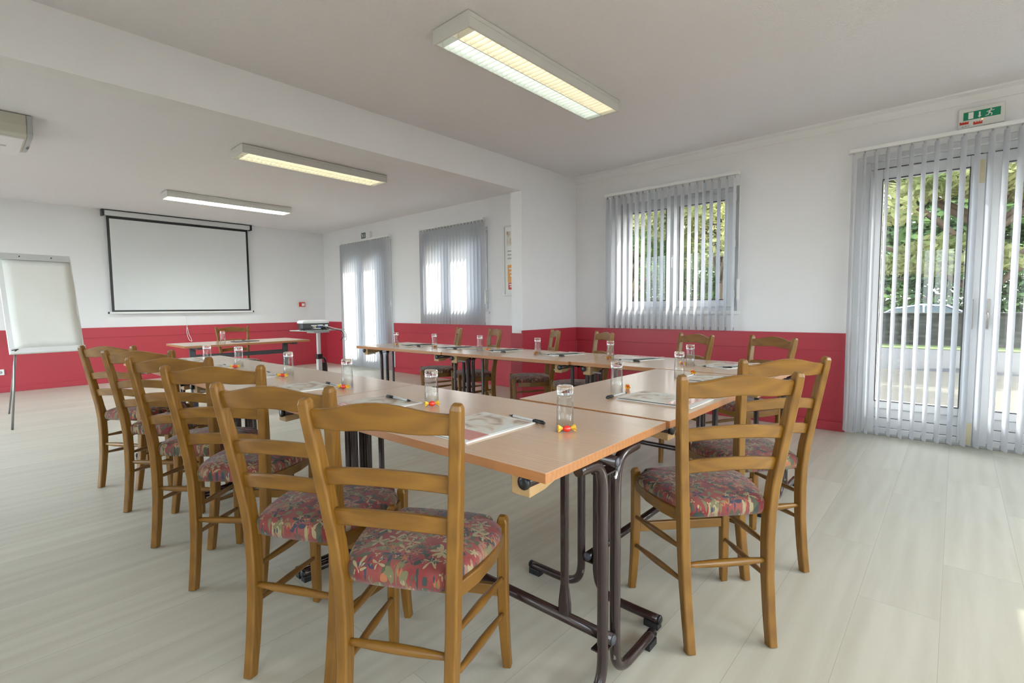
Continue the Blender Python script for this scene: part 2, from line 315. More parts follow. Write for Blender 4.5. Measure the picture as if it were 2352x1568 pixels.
def bez(pts, n=6):
    """Catmull-Rom through points"""
    P = [Vector(p) for p in pts]; out = []
    for i in range(len(P)-1):
        p0 = P[max(i-1, 0)]; p1 = P[i]; p2 = P[i+1]; p3 = P[min(i+2, len(P)-1)]
        for k in range(n):
            t = k/n; out.append(0.5*((2*p1) + (p2-p0)*t + (2*p0-5*p1+4*p2-p3)*t*t + (3*p1-p0-3*p2+p3)*t**3))
    out.append(P[-1]); return out
def obj(name, bm, mats, parent=None, bevel=0.0, smooth=False, seg=2):
    bmesh.ops.recalc_face_normals(bm, faces=bm.faces)
    me = bpy.data.meshes.new(name); bm.to_mesh(me); bm.free()
    for m_ in (mats if isinstance(mats, (list, tuple)) else [mats]): me.materials.append(m_)
    o = bpy.data.objects.new(name, me); COL.objects.link(o)
    if parent: o.parent = parent
    if smooth:
        for p in me.polygons: p.use_smooth = True
    if bevel:
        b_ = o.modifiers.new('bevel', 'BEVEL'); b_.width = bevel; b_.segments = seg; b_.limit_method = 'ANGLE'; b_.angle_limit = math.radians(40)
    return o
def thing(name, label, cat, loc=(0,0,0), rz=0.0, group=None):
    o = bpy.data.objects.new(name, None); COL.objects.link(o); o.location = loc; o.rotation_euler = (0, 0, rz); o.empty_display_size = 0.1
    o['label'] = label; o['category'] = cat
    if group: o['group'] = group
    return o
def tag(o, label, cat, group=None, kind=None):
    o['label'] = label; o['category'] = cat
    if group: o['group'] = group
    if kind: o['kind'] = kind
    return o
def struct(name, bm, mats, parent=None, bevel=0.0, label=None):
    o = obj(name, bm, mats, parent, bevel)
    if not parent:
        o['kind'] = 'structure'
        if label: o['label'] = label
    return o
def structe(name, label):
    o = bpy.data.objects.new(name, None); COL.objects.link(o); o['kind'] = 'structure'; o['label'] = label; return o
def dup(root, loc, rz, label, group=None):
    r = root.copy(); COL.objects.link(r); r.location = loc; r.rotation_euler = (0, 0, rz); r['label'] = label
    if group: r['group'] = group
    for ch in list(root.children):
        c = ch.copy(); COL.objects.link(c); c.parent = r
        for g in ch.children:
            d = g.copy(); COL.objects.link(d); d.parent = c
    return r
def mb(f, *a, **k):
    bm = bm_new(); f(bm, *a, **k); return bm
def boxes(*bs):
    bm = bm_new()
    for b_ in bs: box(bm, *b_)
    return bm

# ------------------------------------------------------------------ room shell
XR, YB, ZC = 5.152, 9.886, 2.687
XL, YF = -1.7, -2.0
T = 0.26
WZ = 0.867
YP, PT, XP = 3.541, 0.156, 4.122
struct('floor', boxes(((XL-.3, YF-.3, -0.12), (XR+T, YB+.3, 0))), M_FLOOR, label='pale wood laminate floor with long planks')
struct('ceiling', boxes(((XL-.3, YF-.3, ZC), (XR+T, YB+.3, ZC+0.15))), M_CEIL, label='white stippled ceiling')
def wall_with_holes(fixed0, fixed1, u0, u1, z0, z1, holes, axis):
    """holes: (ua, ub, za, zb) sorted; wall slab between fixed0..fixed1 on one axis"""
    bm = bm_new()
    def bb(a, b_, c, d):
        if b_-a < 1e-4 or d-c < 1e-4: return
        if axis == 'X': box(bm, (fixed0, a, c), (fixed1, b_, d))
        else: box(bm, (a, fixed0, c), (b_, fixed1, d))
    cur = u0
    for (ua, ub, za, zb) in sorted(holes):
        bb(cur, ua, z0, z1); bb(ua, ub, z0, za); bb(ua, ub, zb, z1); cur = ub
    bb(cur, u1, z0, z1)
    return bm
HOLES = {'door_2': (-.82, .625, 0.0, 2.30), 'window_2': (1.62, 2.95, 1.06, 2.29), 'window_1': (5.08, 6.41, 1.06, 2.29), 'door_1': (7.51, 8.955, 0.0, 2.30)}
struct('wall_right', wall_with_holes(XR, XR+T, YF-.3, YB+.3, 0, ZC, HOLES.values(), 'X'), M_WALL, label='white right wall with two windows and two glazed doors')
struct('wall_back', boxes(((XL-.3, YB, 0), (XR, YB+.3, ZC))), M_WALL, label='white back wall behind the projection screen')
LH = [(-0.6, 0.6, 1.0, 2.2), (3.85, 6.6, 0.1, 2.5), (6.75, 9.7, 0.1, 2.5)]  # unseen openings added to let daylight in from the left
struct('wall_left', wall_with_holes(XL-.3, XL, YF-.3, YB, 0, ZC, LH, 'X'), M_WALL, label='white left wall, outside the picture')
FH = [(-1.3, 1.5, 0.5, 2.35), (2.1, 4.6, 0.9, 2.35)]  # added openings out of view, lighting the front part of the room
struct('wall_front', wall_with_holes(YF-.3, YF, XL, XR, 0, ZC, FH, 'Y'), M_WALL, label='white wall behind the viewer')
k = 3
for (a, b_, c, d) in LH:
    bm = bm_new()
    for s in (0, .5):
        u0 = a + (b_-a)*s; u1 = a + (b_-a)*(s+.5)
        for q in (((XL-.2, u0, c), (XL-.13, u0+.07, d)), ((XL-.2, u1-.07, c), (XL-.13, u1, d)), ((XL-.2, u0+.07, c), (XL-.13, u1-.07, c+.07)), ((XL-.2, u0+.07, d-.07), (XL-.13, u1-.07, d))): box(bm, *q)
    w = struct('window_%d' % k, bm, M_PVC, label='white framed window added for daylight in the left wall, out of view'); k += 1
    obj('pane', boxes(((XL-.17, a+.05, c+.05), (XL-.165, b_-.05, d-.05))), M_PANE, w)
for (a, b_, c, d) in FH:
    bm = bm_new()
    for s in (0, .5):
        u0 = a + (b_-a)*s; u1 = a + (b_-a)*(s+.5)
        for q in (((u0, YF-.2, c), (u0+.07, YF-.13, d)), ((u1-.07, YF-.2, c), (u1, YF-.13, d)), ((u0+.07, YF-.2, c), (u1-.07, YF-.13, c+.07)), ((u0+.07, YF-.2, d-.07), (u1-.07, YF-.13, d))): box(bm, *q)
    w = struct('window_%d' % k, bm, M_PVC, label='white framed window added to light the room, in the wall behind the viewer'); k += 1
    obj('pane', boxes(((a+.05, YF-.17, c+.05), (b_-.05, YF-.165, d-.05))), M_PANE, w)
# return wall and ceiling beam
struct('wall_partition', boxes(((XP, YP, 0), (XR, YP+PT, ZC))), M_WALL, label='short white return wall under the beam end')
struct('trim_1', boxes(((XL, YP, 2.376), (XP, YP+PT, ZC))), M_WALL, label='white ceiling beam crossing the room')
# red panelling: lower sheet, top band, plinth
def panel_x(bm, y0, y1):      # on the right wall
    box(bm, (XR-.010, y0, 0), (XR, y1, .72)); box(bm, (XR-.020, y0, .712), (XR, y1, WZ))
def panel_y(bm, x0, x1, Y):   # facing -Y
    box(bm, (x0, Y-.010, 0), (x1, Y, .72)); box(bm, (x0, Y-.020, .712), (x1, Y, WZ))
struct('trim_2', mb(panel_x, .69, YP-.021), M_RED, bevel=.002, label='red wall panelling under the front window')
struct('trim_3', mb(panel_x, YP+PT, 7.42), M_RED, bevel=.002, label='red wall panelling under the far window')
struct('trim_4', mb(panel_x, 9.03, YB-.021), M_RED, bevel=.002, label='narrow red wall panelling beside the far corner')
struct('trim_5', mb(panel_y, XL, XR, YB), M_RED, bevel=.002, label='red panelling along the back wall')
bm = mb(panel_y, XP-.02, XR, YP); box(bm, (XP-.02, YP, 0), (XP, YP+PT, .835))
struct('trim_6', bm, M_RED, bevel=.002, label='red panelling on the return wall')
def plinth(name, a, b_, lab): return struct(name, boxes((a, b_)), M_RED, bevel=.004, label=lab)
plinth('baseboard_right', (XR-.028, .69, 0), (XR-.010, YP-.03, .081), 'red baseboard of the right wall')
plinth('baseboard_right_far', (XR-.028, YP+PT, 0), (XR-.010, 7.42, .081), 'red baseboard under the far window')
plinth('baseboard_corner', (XR-.028, 9.03, 0), (XR-.010, YB-.03, .081), 'red baseboard beside the far corner')
plinth('baseboard_back', (XL, YB-.028, 0), (XR-.03, YB-.010, .081), 'red baseboard of the back wall')
plinth('baseboard_partition', (XP-.02, YP-.028, 0), (XR-.03, YP-.010, .081), 'red baseboard of the return wall')
# cornice: a small stepped coving on the right wall
def cornice(bm, y0, y1):
    P = [(XR, ZC), (XR-.075, ZC), (XR-.070, ZC-.012), (XR-.035, ZC-.025), (XR-.018, ZC-.055), (XR-.010, ZC-.075), (XR, ZC-.078)]
    loft(bm, [[(x, y, z) for x, z in P] for y in (y0, y1)])
struct('trim_7', mb(cornice, YF, YP), M_WALL, label='white coving above the front window')

# ------------------------------------------------------------------ windows, glazed doors
XG = 5.235   # glazing plane
def rect_frame(bm, y0, y1, z0, z1, w, x0, x1):
    box(bm, (x0, y0, z0), (x1, y0+w, z1)); box(bm, (x0, y1-w, z0), (x1, y1, z1))
    box(bm, (x0, y0+w, z0), (x1, y1-w, z0+w)); box(bm, (x0, y0+w, z1-w), (x1, y1-w, z1))
def window(name, lab):
    y0, y1, z0, z1 = HOLES[name]; w = structe(name, lab)
    bm = bm_new(); rect_frame(bm, y0, y1, z0, z1, .05, XG-.035, XG+.035); obj('window_frame', bm, M_PVC, w, .004)
    ym = (y0+y1)/2
    for (a, b_) in ((y0+.045, ym+.02), (ym+.02, y1-.045)):
        bm = bm_new(); rect_frame(bm, a, b_, z0+.045, z1-.045, .075, XG-.055, XG+.02); s = obj('sash', bm, M_PVC, w, .006)
        obj('pane', boxes(((XG-.015, a+.07, z0+.115), (XG-.008, b_-.07, z1-.115))), M_PANE, s)
        bm = bm_new(); rect_frame(bm, a+.072, b_-.072, z0+.117, z1-.117, .007, XG-.0585, XG-.040); obj('gasket_and_gaps', bm, M_GASKET_GAP, s)
    bm = bm_new(); box(bm, (XG-.066, ym-.005, 1.60), (XG-.055, ym+.025, 1.67)); sweep(bm, bez([(XG-.065, ym+.01, 1.635), (XG-.10, ym+.01, 1.635), (XG-.105, ym+.01, 1.60), (XG-.105, ym+.01, 1.53)], 4), .008, 8)
    obj('handle', bm, M_WHITE, w)
    bm = bm_new()
    for z in (1.2, 1.7, 2.15): lathe(bm, [(0, 0), (.009, 0), (.009, .07), (0, .07)], 8, center=(XG-.06, y0+.04, z))
    obj('hinge', bm, M_WHITE, w)
    obj('window_sill', boxes(((XR-.0, y0, z0-.02), (XG-.03, y1, z0+.005)), ((XR-.02, y0-.03, z0-.03), (XR-.0, y1+.03, z0+.005))), M_WHITE, w, .003)
window('window_1', 'white double window behind closed blinds, far part of the right wall')
window('window_2', 'white double window with trees behind, in front part of the right wall')
def door(name, lab):
    y0, y1, z0, z1 = HOLES[name]; w = structe(name, lab); ym = (y0+y1)/2 - .03
    bm = bm_new(); box(bm, (XG-.04, y0, 0), (XG+.04, y0+.05, z1)); box(bm, (XG-.04, y1-.05, 0), (XG+.04, y1, z1)); box(bm, (XG-.04, y0+.05, z1-.06), (XG+.04, y1-.05, z1)); box(bm, (XG-.03, y0+.05, 0), (XG+.04, y1-.05, .024))
    box(bm, (XR-.012, y0-.045, 0), (XR, y0, z1+.045)); box(bm, (XR-.012, y1, 0), (XR, y1+.045, z1+.045)); box(bm, (XR-.012, y0, z1), (XR, y1, z1+.045))
    obj('door_frame', bm, M_PVC, w, .004)
    for i, (a, b_) in enumerate(((y0+.045, ym), (ym, y1-.045))):
        bm = bm_new(); s = .088
        box(bm, (XG-.055, a, .02), (XG+.02, a+s, z1-.065)); box(bm, (XG-.055, b_-s, .02), (XG+.02, b_, z1-.065))
        box(bm, (XG-.055, a+s, z1-.065-s), (XG+.02, b_-s, z1-.065)); box(bm, (XG-.055, a+s, .235), (XG+.02, b_-s, .30)); box(bm, (XG-.055, a+s, .02), (XG+.02, b_-s, .07))
        lf = obj('door_leaf', bm, M_PVC, w, .006)
        bm = bm_new(); box(bm, (XG-.035, a+s-.003, .073), (XG, b_-s+.003, .15)); box(bm, (XG-.035, a+s-.003, .155), (XG, b_-s+.003, .232)); obj('lower_panel', bm, M_PVC, lf, .003)
        obj('pane', boxes(((XG-.015, a+s-.005, .29), (XG-.008, b_-s+.005, z1-.065-s+.005))), M_PANE, lf)
        bm = bm_new(); rect_frame(bm, a+s-.004, b_-s+.004, .296, z1-.065-s+.004, .007, XG-.0585, XG-.040)
        box(bm, (XG-.030, a+s, .07), (XG-.01, b_-s, .235)); box(bm, (XG-.0450, a+.02, z1-.0645), (XG-.038, b_-.02, z1-.058)); obj('gasket_and_gaps', bm, M_GASKET_GAP, lf)  # dark sheet and head strip imitate shade in the panel and leaf gaps
        bm = bm_new(); yy = ym + (.045 if i else -.045)
        box(bm, (XG-.066, yy-.014, .92), (XG-.055, yy+.014, 1.15)); sweep(bm, [(XG-.06, yy, 1.03), (XG-.10, yy, 1.03), (XG-.105, yy, 1.02), (XG-.105, yy, 1.14)] if i else [(XG-.06, yy, 1.04), (XG-.10, yy, 1.04), (XG-.105, yy, 1.03), (XG-.105, yy, .93)], .008, 8)
        lathe(bm, [(0, 0), (.007, 0), (.007, .012), (0, .012)], 8, axis='X', center=(XG-.078, yy, .96))
        obj('handle', bm, M_STEEL, lf)
    for z in (.02, 2.02):
        bm = bm_new(); box(bm, (XG-.062, ym+.004, z), (XG-.0545, ym+.036, z+.17))
        for q in range(3): box(bm, (XG-.066, ym+.012, z+.02+q*.05), (XG-.06, ym+.028, z+.045+q*.05))
        obj('bolt_plate', bm, M_BRASS, w)
door('door_1', 'white glazed double door behind closed blinds near the far corner')
door('door_2', 'white glazed double door at the right end of the room')

# ------------------------------------------------------------------ vertical blinds
def slat_bm(h, w=.089):
    bm = bm_new(); n = 6; rings = []
    prof = []
    for i in range(n+1):
        u = -w/2 + w*i/n; prof.append((u, .006*(1-(2*u/w)**2)))
    def col(z): return [(u, v+.0006, z) for u, v in prof] + [(u, v-.0006, z) for u, v in reversed(prof)]
    loft(bm, [col(z) for z in (-h, -h+.04, -.03, 0)], smooth=False)
    box(bm, (w/2-.012, -.004, -h-.006), (w/2, .004, -h+.03), 1)
    box(bm, (-.008, -.003, -.01), (.008, .003, .015), 1)
    return bm
def blind(name, lab, y_left, y_right, zb, ang, n):
    root = thing(name, lab, 'blind', (5.062, (y_left+y_right)/2, 2.375), 0, 'vertical blinds over the windows and glazed doors')
    L = (y_left-y_right)
    bm = bm_new(); box(bm, (-.022, -L/2, 0), (.022, L/2, .030)); box(bm, (-.026, -L/2-.004, -.003), (.026, -L/2+.004, .033)); box(bm, (-.026, L/2-.004, -.003), (.026, L/2+.004, .033))
    for q in (-.4, .0, .4): box(bm, (.0, q*L-.02, .018), (.09, q*L+.02, .032))
    obj('headrail', bm, M_WHITE, root, .002)
    first = None
    for i in range(n):
        y = L/2 - .035 - i*(L-.07)/(n-1)
        if first is None: o = first = obj('slat', slat_bm(2.375-.018-zb), [M_BLIND, M_GREY], root)
        else:
            o = first.copy(); COL.objects.link(o); o.parent = root
        o.location = (0, y, -.016); o.rotation_euler = (0, 0, math.radians(90-ang + random.uniform(-2, 2)) if i not in (0,) else math.radians(90-ang))
    bm = bm_new(); yy = -L/2-.012
    sweep(bm, [(0, yy, .0), (0, yy, -1.15 if zb < .5 else -1.0)], .0022, 6); sweep(bm, [(0.012, yy, .0), (0.012, yy, -1.1 if zb < .5 else -.98)], .0022, 6)
    box(bm, (-.006, yy-.01, -1.2), (.018, yy+.01, -1.12) if zb < .5 else (.018, yy+.01, -1.0))
    obj('bead_chain', bm, M_WHITE, root)
    return root
blind('vertical_blind', 'long white vertical blind, slats closed, over the glazed door near the far corner', 9.03, 7.40, .03, 90, 22)
blind('vertical_blind', 'white vertical blind, slats overlapping, over the far window beside the poster', 6.53, 5.06, .870, 90, 20)
blind('vertical_blind', 'white vertical blind with slats turned open over the front window', 3.075, 1.60, .872, 90, 20)
blind('vertical_blind', 'long white vertical blind with open slats over the near glazed door', .72, -.94, .03, 69, 22)

# ------------------------------------------------------------------ ceiling lamps
def lamp(lab, x0, x1, y0, y1, ma, mb_):
    root = thing('ceiling_lamp', lab, 'light', ((x0+x1)/2, (y0+y1)/2, ZC), 0, 'fluorescent ceiling lamps')
    hx, hy = (x1-x0)/2, (y1-y0)/2; h = -.085
    bm = bm_new()
    box(bm, (-hx, -hy, h+.055), (hx, hy, -.004)); box(bm, (-hx, -hy, h), (hx, -hy+.016, h+.055)); box(bm, (-hx, hy-.016, h), (hx, hy, h+.055))
    box(bm, (-hx-.006, -hy-.004, h-.002), (-hx+.004, hy+.004, -.004)); box(bm, (hx-.004, -hy-.004, h-.002), (hx+.006, hy+.004, -.004))
    obj('lamp_housing', bm, M_LAMPH, root, .003)
    obj('warm_tube' if ma in (M_WARM, M_WARM2) else 'cool_tube', boxes(((-hx+.05, -hy+.022, h+.038), (hx-.05, -.006, h+.050))), ma, root)
    obj('warm_tube' if mb_ in (M_WARM, M_WARM2) else 'cool_tube', boxes(((-hx+.05, .006, h+.038), (hx-.05, hy-.022, h+.050))), mb_, root)
    bm = bm_new(); n = 34
    for i in range(n+1):
        x = -hx+.01 + (2*hx-.02)*i/n
        v = [bm.verts.new(p) for p in ((x-.0035, -hy+.016, h+.036), (x+.0035, -hy+.016, h+.036), (x+.001, -hy+.016, h+.002), (x-.001, -hy+.016, h+.002), (x-.0035, hy-.016, h+.036), (x+.0035, hy-.016, h+.036), (x+.001, hy-.016, h+.002), (x-.001, hy-.016, h+.002))]
        for q in ((0,1,2,3),(7,6,5,4),(0,3,7,4),(1,5,6,2),(0,4,5,1),(3,2,6,7)): bm.faces.new([v[j] for j in q])
    box(bm, (-hx+.005, -.003, h+.001), (hx-.005, .003, h+.05))
    obj('louvre', bm, M_LOUV, root)
    return root
lamp('rectangular ceiling lamp nearest the viewer, half warm and half cool light', 1.88, 3.44, 1.97, 2.26, M_WARM, M_COOL)
lamp('rectangular ceiling lamp with warm yellowish light, just beyond the beam', 1.87, 3.45, 5.06, 5.35, M_WARM2, M_WARM2)
lamp('rectangular ceiling lamp with cool white light above the projection screen', 1.89, 3.50, 7.68, 7.96, M_COOL2, M_COOL2)

# ------------------------------------------------------------------ ceiling air conditioner
ac = thing('air_conditioner', 'beige and white ceiling air conditioner at the left edge of the picture', 'air conditioner', (-.32, 5.98, ZC))
def acprof(bm, x0, x1, mi, pad=0):
    P = [(-.40, -.004), (-.40, -.09-pad), (-.375, -.150-pad), (-.33, -.172-pad), (.12, -.178-pad), (.30, -.150-pad), (.40, -.105-pad), (.40, -.004)]
    loft(bm, [[(x, y, z) for y, z in P] for x in (x0, x1)], mi=mi)
bm = bm_new(); acprof(bm, -.78, .765, 0); obj('casing', bm, M_ACB, ac, .008)
bm = bm_new(); acprof(bm, .765, .80, 0, -.006); obj('end_cap', bm, M_GREY, ac, .006)
obj('underside_panel', boxes(((-.74, -.33, -.183), (.75, .28, -.170))), M_WHITE, ac, .004)
bm = bm_new(); sweep(bm, [(.79, -.36, -.135), (.79, .02, -.165)], .012, 8); obj('side_strip', bm, M_DARK, ac)
obj('side_label', boxes(((.58, -.04, -.1845), (.66, .0, -.1825))), M_GREY, ac)

# ------------------------------------------------------------------ projection screen and small wall things
scn = thing('projection_screen', 'white pull-down projection screen with black border on back wall', 'screen', (2.62, YB, 1.08))
W2 = 1.045
bm = bm_new(); box(bm, (-W2-.01, -.115, 1.515), (W2+.01, -.02, 1.595)); obj('screen_casing', bm, M_LGREY, scn, .012, seg=3)
bm = bm_new()
for s in (-1, 1): box(bm, (s*(W2+.01), -.122, 1.505), (s*(W2+.04), -.01, 1.60))
box(bm, (-W2, -.118, 1.5945), (W2, -.02, 1.6)); obj('end_cap', bm, M_BLACK, scn, .004)
bm = bm_new()
for (a, b_, mi) in (((-W2+.02, -.066, .03), (-W2+.055, -.064, 1.53), 0), ((W2-.055, -.066, .03), (W2-.02, -.064, 1.53), 0), ((-W2+.055, -.066, .03), (W2-.055, -.064, .055), 0), ((-W2+.055, -.066, 1.475), (W2-.055, -.064, 1.53), 0)): box(bm, a, b_, mi)
obj('black_border', bm, M_BLACK, scn)
obj('screen_cloth', boxes(((-W2+.055, -.066, .055), (W2-.055, -.064, 1.475))), M_SCREEN, scn)
bm = bm_new(); box(bm, (-W2-.015, -.074, .0), (W2+.015, -.056, .028)); box(bm, (-W2-.03, -.076, -.002), (-W2-.01, -.054, .03), 1); box(bm, (W2+.01, -.076, -.002), (W2+.03, -.054, .03), 1)
obj('bottom_bar', bm, [M_WHITE, M_BLACK], scn)
bm = bm_new(); sweep(bm, bez([(-.10, -.065, 0), (-.06, -.065, -.035), (.02, -.065, -.035), (.05, -.065, 0)], 5), .003, 6)
sweep(bm, bez([(-.02, -.065, -.03), (-.02, -.06, -.2), (-.03, -.06, -.32), (-.005, -.06, -.45), (.04, -.06, -.49), (.03, -.06, -.44), (-.0, -.06, -.36), (-.015, -.06, -.25)], 5), .004, 6)
obj('pull_cord', bm, M_WHITE, scn)
cp = thing('fire_call_point', 'small red fire alarm call point on the back wall near the corner', 'alarm', (4.641, YB, 1.222))
obj('box', boxes(((-.055, -.05, -.045), (.055, 0, .045))), M_SRED, cp, .006); obj('break_glass', boxes(((-.02, -.054, -.03), (.038, -.0505, .022))), M_PAPER, cp)
so = thing('wall_socket', 'white wall socket low on the red panelling at the left edge', 'socket', (.335, YB-.010, .285))
obj('plate', boxes(((-.045, -.012, -.04), (.04, 0, .04))), M_WHITE, so, .003); bm = bm_new(); lathe(bm, [(0, -.0135), (.02, -.0135), (.02, -.0125), (0, -.0125)], 16, axis='Y'); obj('socket_face', bm, M_GREY, so)
# poster: local u to the right (= -Y), v up
po = thing('framed_poster', 'silver framed poster on the far right wall, half hidden by the return wall', 'poster', (XR, 4.44, 1.77))
bm = bm_new(); H, Wd = .485, .315
rect_frame(bm, -Wd, Wd, -H, H, .022, -.022, -.0005); obj('frame', bm, M_LGREY, po, .002)
obj('print', boxes(((-.010, -Wd+.02, -H+.02), (-.004, Wd-.02, H-.02))), M_PAPER, po)
obj('picture', boxes(((-.0125, -Wd+.05, .20), (-.0105, Wd-.06, .40))), M_PRINT, po)
obj('orange_block', boxes(((-.0125, -Wd+.05, -.30), (-.0105, Wd-.075, -.06))), M_ORANGE, po)
obj('red_block', boxes(((-.0125, -Wd+.05, -.40), (-.0105, Wd-.085, -.305))), M_SRED, po)
bm = bm_new()
for i, z in enumerate((-.12, -.17, -.22, -.34, -.37)): box(bm, (-.0140, .05, z), (-.0128, .215-.012*(i % 3), z+.018))
for z in (.12, .07, .02): box(bm, (-.0135, .10, z), (-.0123, .24, z+.02), 1)
obj('text_lines', bm, [M_PAPER, M_GREY], po)

# exit signs
def uvpoly(bm, pts, x, mi=0):
    fr = [bm.verts.new((x, -u, v)) for u, v in pts]; bk = [bm.verts.new((x+.0006, -u, v)) for u, v in pts]
    bm.faces.new(fr).material_index = mi; bm.faces.new(list(reversed(bk))).material_index = mi
    for i in range(len(pts)):
        bm.faces.new((fr[i], bk[i], bk[(i+1) % len(pts)], fr[(i+1) % len(pts)])).material_index = mi
def stroke(bm, p, q, w, x, mi=0):
    dx, dy = q[0]-p[0], q[1]-p[1]; L = math.hypot(dx, dy); nx, ny = -dy/L*w/2, dx/L*w/2
    uvpoly(bm, [(p[0]+nx, p[1]+ny), (p[0]-nx, p[1]-ny), (q[0]-nx, q[1]-ny), (q[0]+nx, q[1]+ny)], x, mi)
def runner(bm, cx, cy_, s, x, d=1):
    k_ = [(cx+d*a*s, cy_+b_*s) for a, b_ in ((.06, .40),)][0]
    uvpoly(bm, [(k_[0]+.095*s*math.cos(t*PI/5), k_[1]+.095*s*math.sin(t*PI/5)) for t in range(10)], x)
    for a, b_, c, e, w in ((-.02, .28, -.14, -.06, .19), (-.02, .26, -.38, .10, .085), (.0, .26, .30, .20, .085), (.30, .20, .38, .30, .075), (-.12, -.05, .18, -.20, .11), (.18, -.20, .10, -.48, .09), (-.14, -.06, -.20, -.32, .11), (-.20, -.32, -.52, -.36, .085)):
        stroke(bm, (cx+d*a*s, cy_+b_*s), (cx+d*c*s, cy_+e*s), w*s, x)
es = thing('exit_sign', 'green running man emergency exit sign above the near glazed door', 'sign', (XR, -.083, 2.505))
obj('sign_box', boxes(((-.035, -.125, -.075), (0, .125, .065))), plain('translucent_sign_plastic', (.70, .71, .68), .3), es, .004)
obj('green_panel', boxes(((-.0375, -.102, -.022), (-.0355, .098, .036))), M_GREEN, es)
bm = bm_new(); X_ = -.0388
uvpoly(bm, [(-.071, -.016), (-.043, -.016), (-.043, .031), (-.071, .031)], X_)
uvpoly(bm, [(-.014, .025), (-.005, .025), (-.005, -.003), (.001, -.003), (-.0095, -.017), (-.020, -.003), (-.014, -.003)], X_)
runner(bm, .048, .008, .052, X_)
obj('pictogram', bm, M_PAPER, es)
bm = bm_new(); box(bm, (-.037, .068, -.050), (-.0355, .118, -.029)); box(bm, (-.037, -.008, -.062), (-.0355, .042, -.040)); obj('red_label', bm, M_SRED, es)
bm = bm_new()
for (a, b_, c, e) in ((-.105, -.062, -.099, -.062), (-.102, -.062, -.102, -.072), (-.095, -.062, -.095, -.071), (-.086, -.070, -.086, -.060), (-.081, -.059, -.083, -.068), (-.083, -.059, -.078, -.061), (-.070, -.060, -.066, -.066), (-.066, -.058, -.070, -.067), (-.060, -.060, -.056, -.065)):
    stroke(bm, (a, b_), (c, e), .0016, -.0362)
obj('handwriting', bm, M_BLACK, es)
bm = bm_new()
for zz in (-.034, -.046): 
    for q in range(3): box(bm, (-.0378, (.072 if zz > -.04 else -.004)+q*.014, zz), (-.0371, (.082 if zz > -.04 else .006)+q*.014, zz+.0035))
obj('label_lettering', bm, M_PAPER, es)
bm = bm_new(); lathe(bm, [(0, -.036), (.003, -.036), (.003, -.0385), (0, -.0385)], 8, axis='X', center=(0, -.006, -.032)); obj('indicator_light', bm, emis('orange_indicator', (1, .35, .08), 3.0), es)
e2 = thing('exit_sign', 'small grey-green exit sign above the far glazed door', 'sign', (XR, 8.19, 2.478))
obj('sign_box', boxes(((-.06, -.14, -.06), (0, .14, .06))), M_WHITE, e2, .004)
obj('green_panel', boxes(((-.0625, -.01, -.052), (-.0605, .135, .052))), plain('dull_green_film', (.05, .09, .08), .3), e2)
bm = bm_new(); uvpoly(bm, [(-.035, .035), (-.02, .035), (-.02, -.01), (-.01, -.01), (-.0275, -.04), (-.045, -.01), (-.035, -.01)], -.0638); runner(bm, -.095, .0, .075, -.0638, -1); obj('pictogram', bm, M_PAPER, e2)

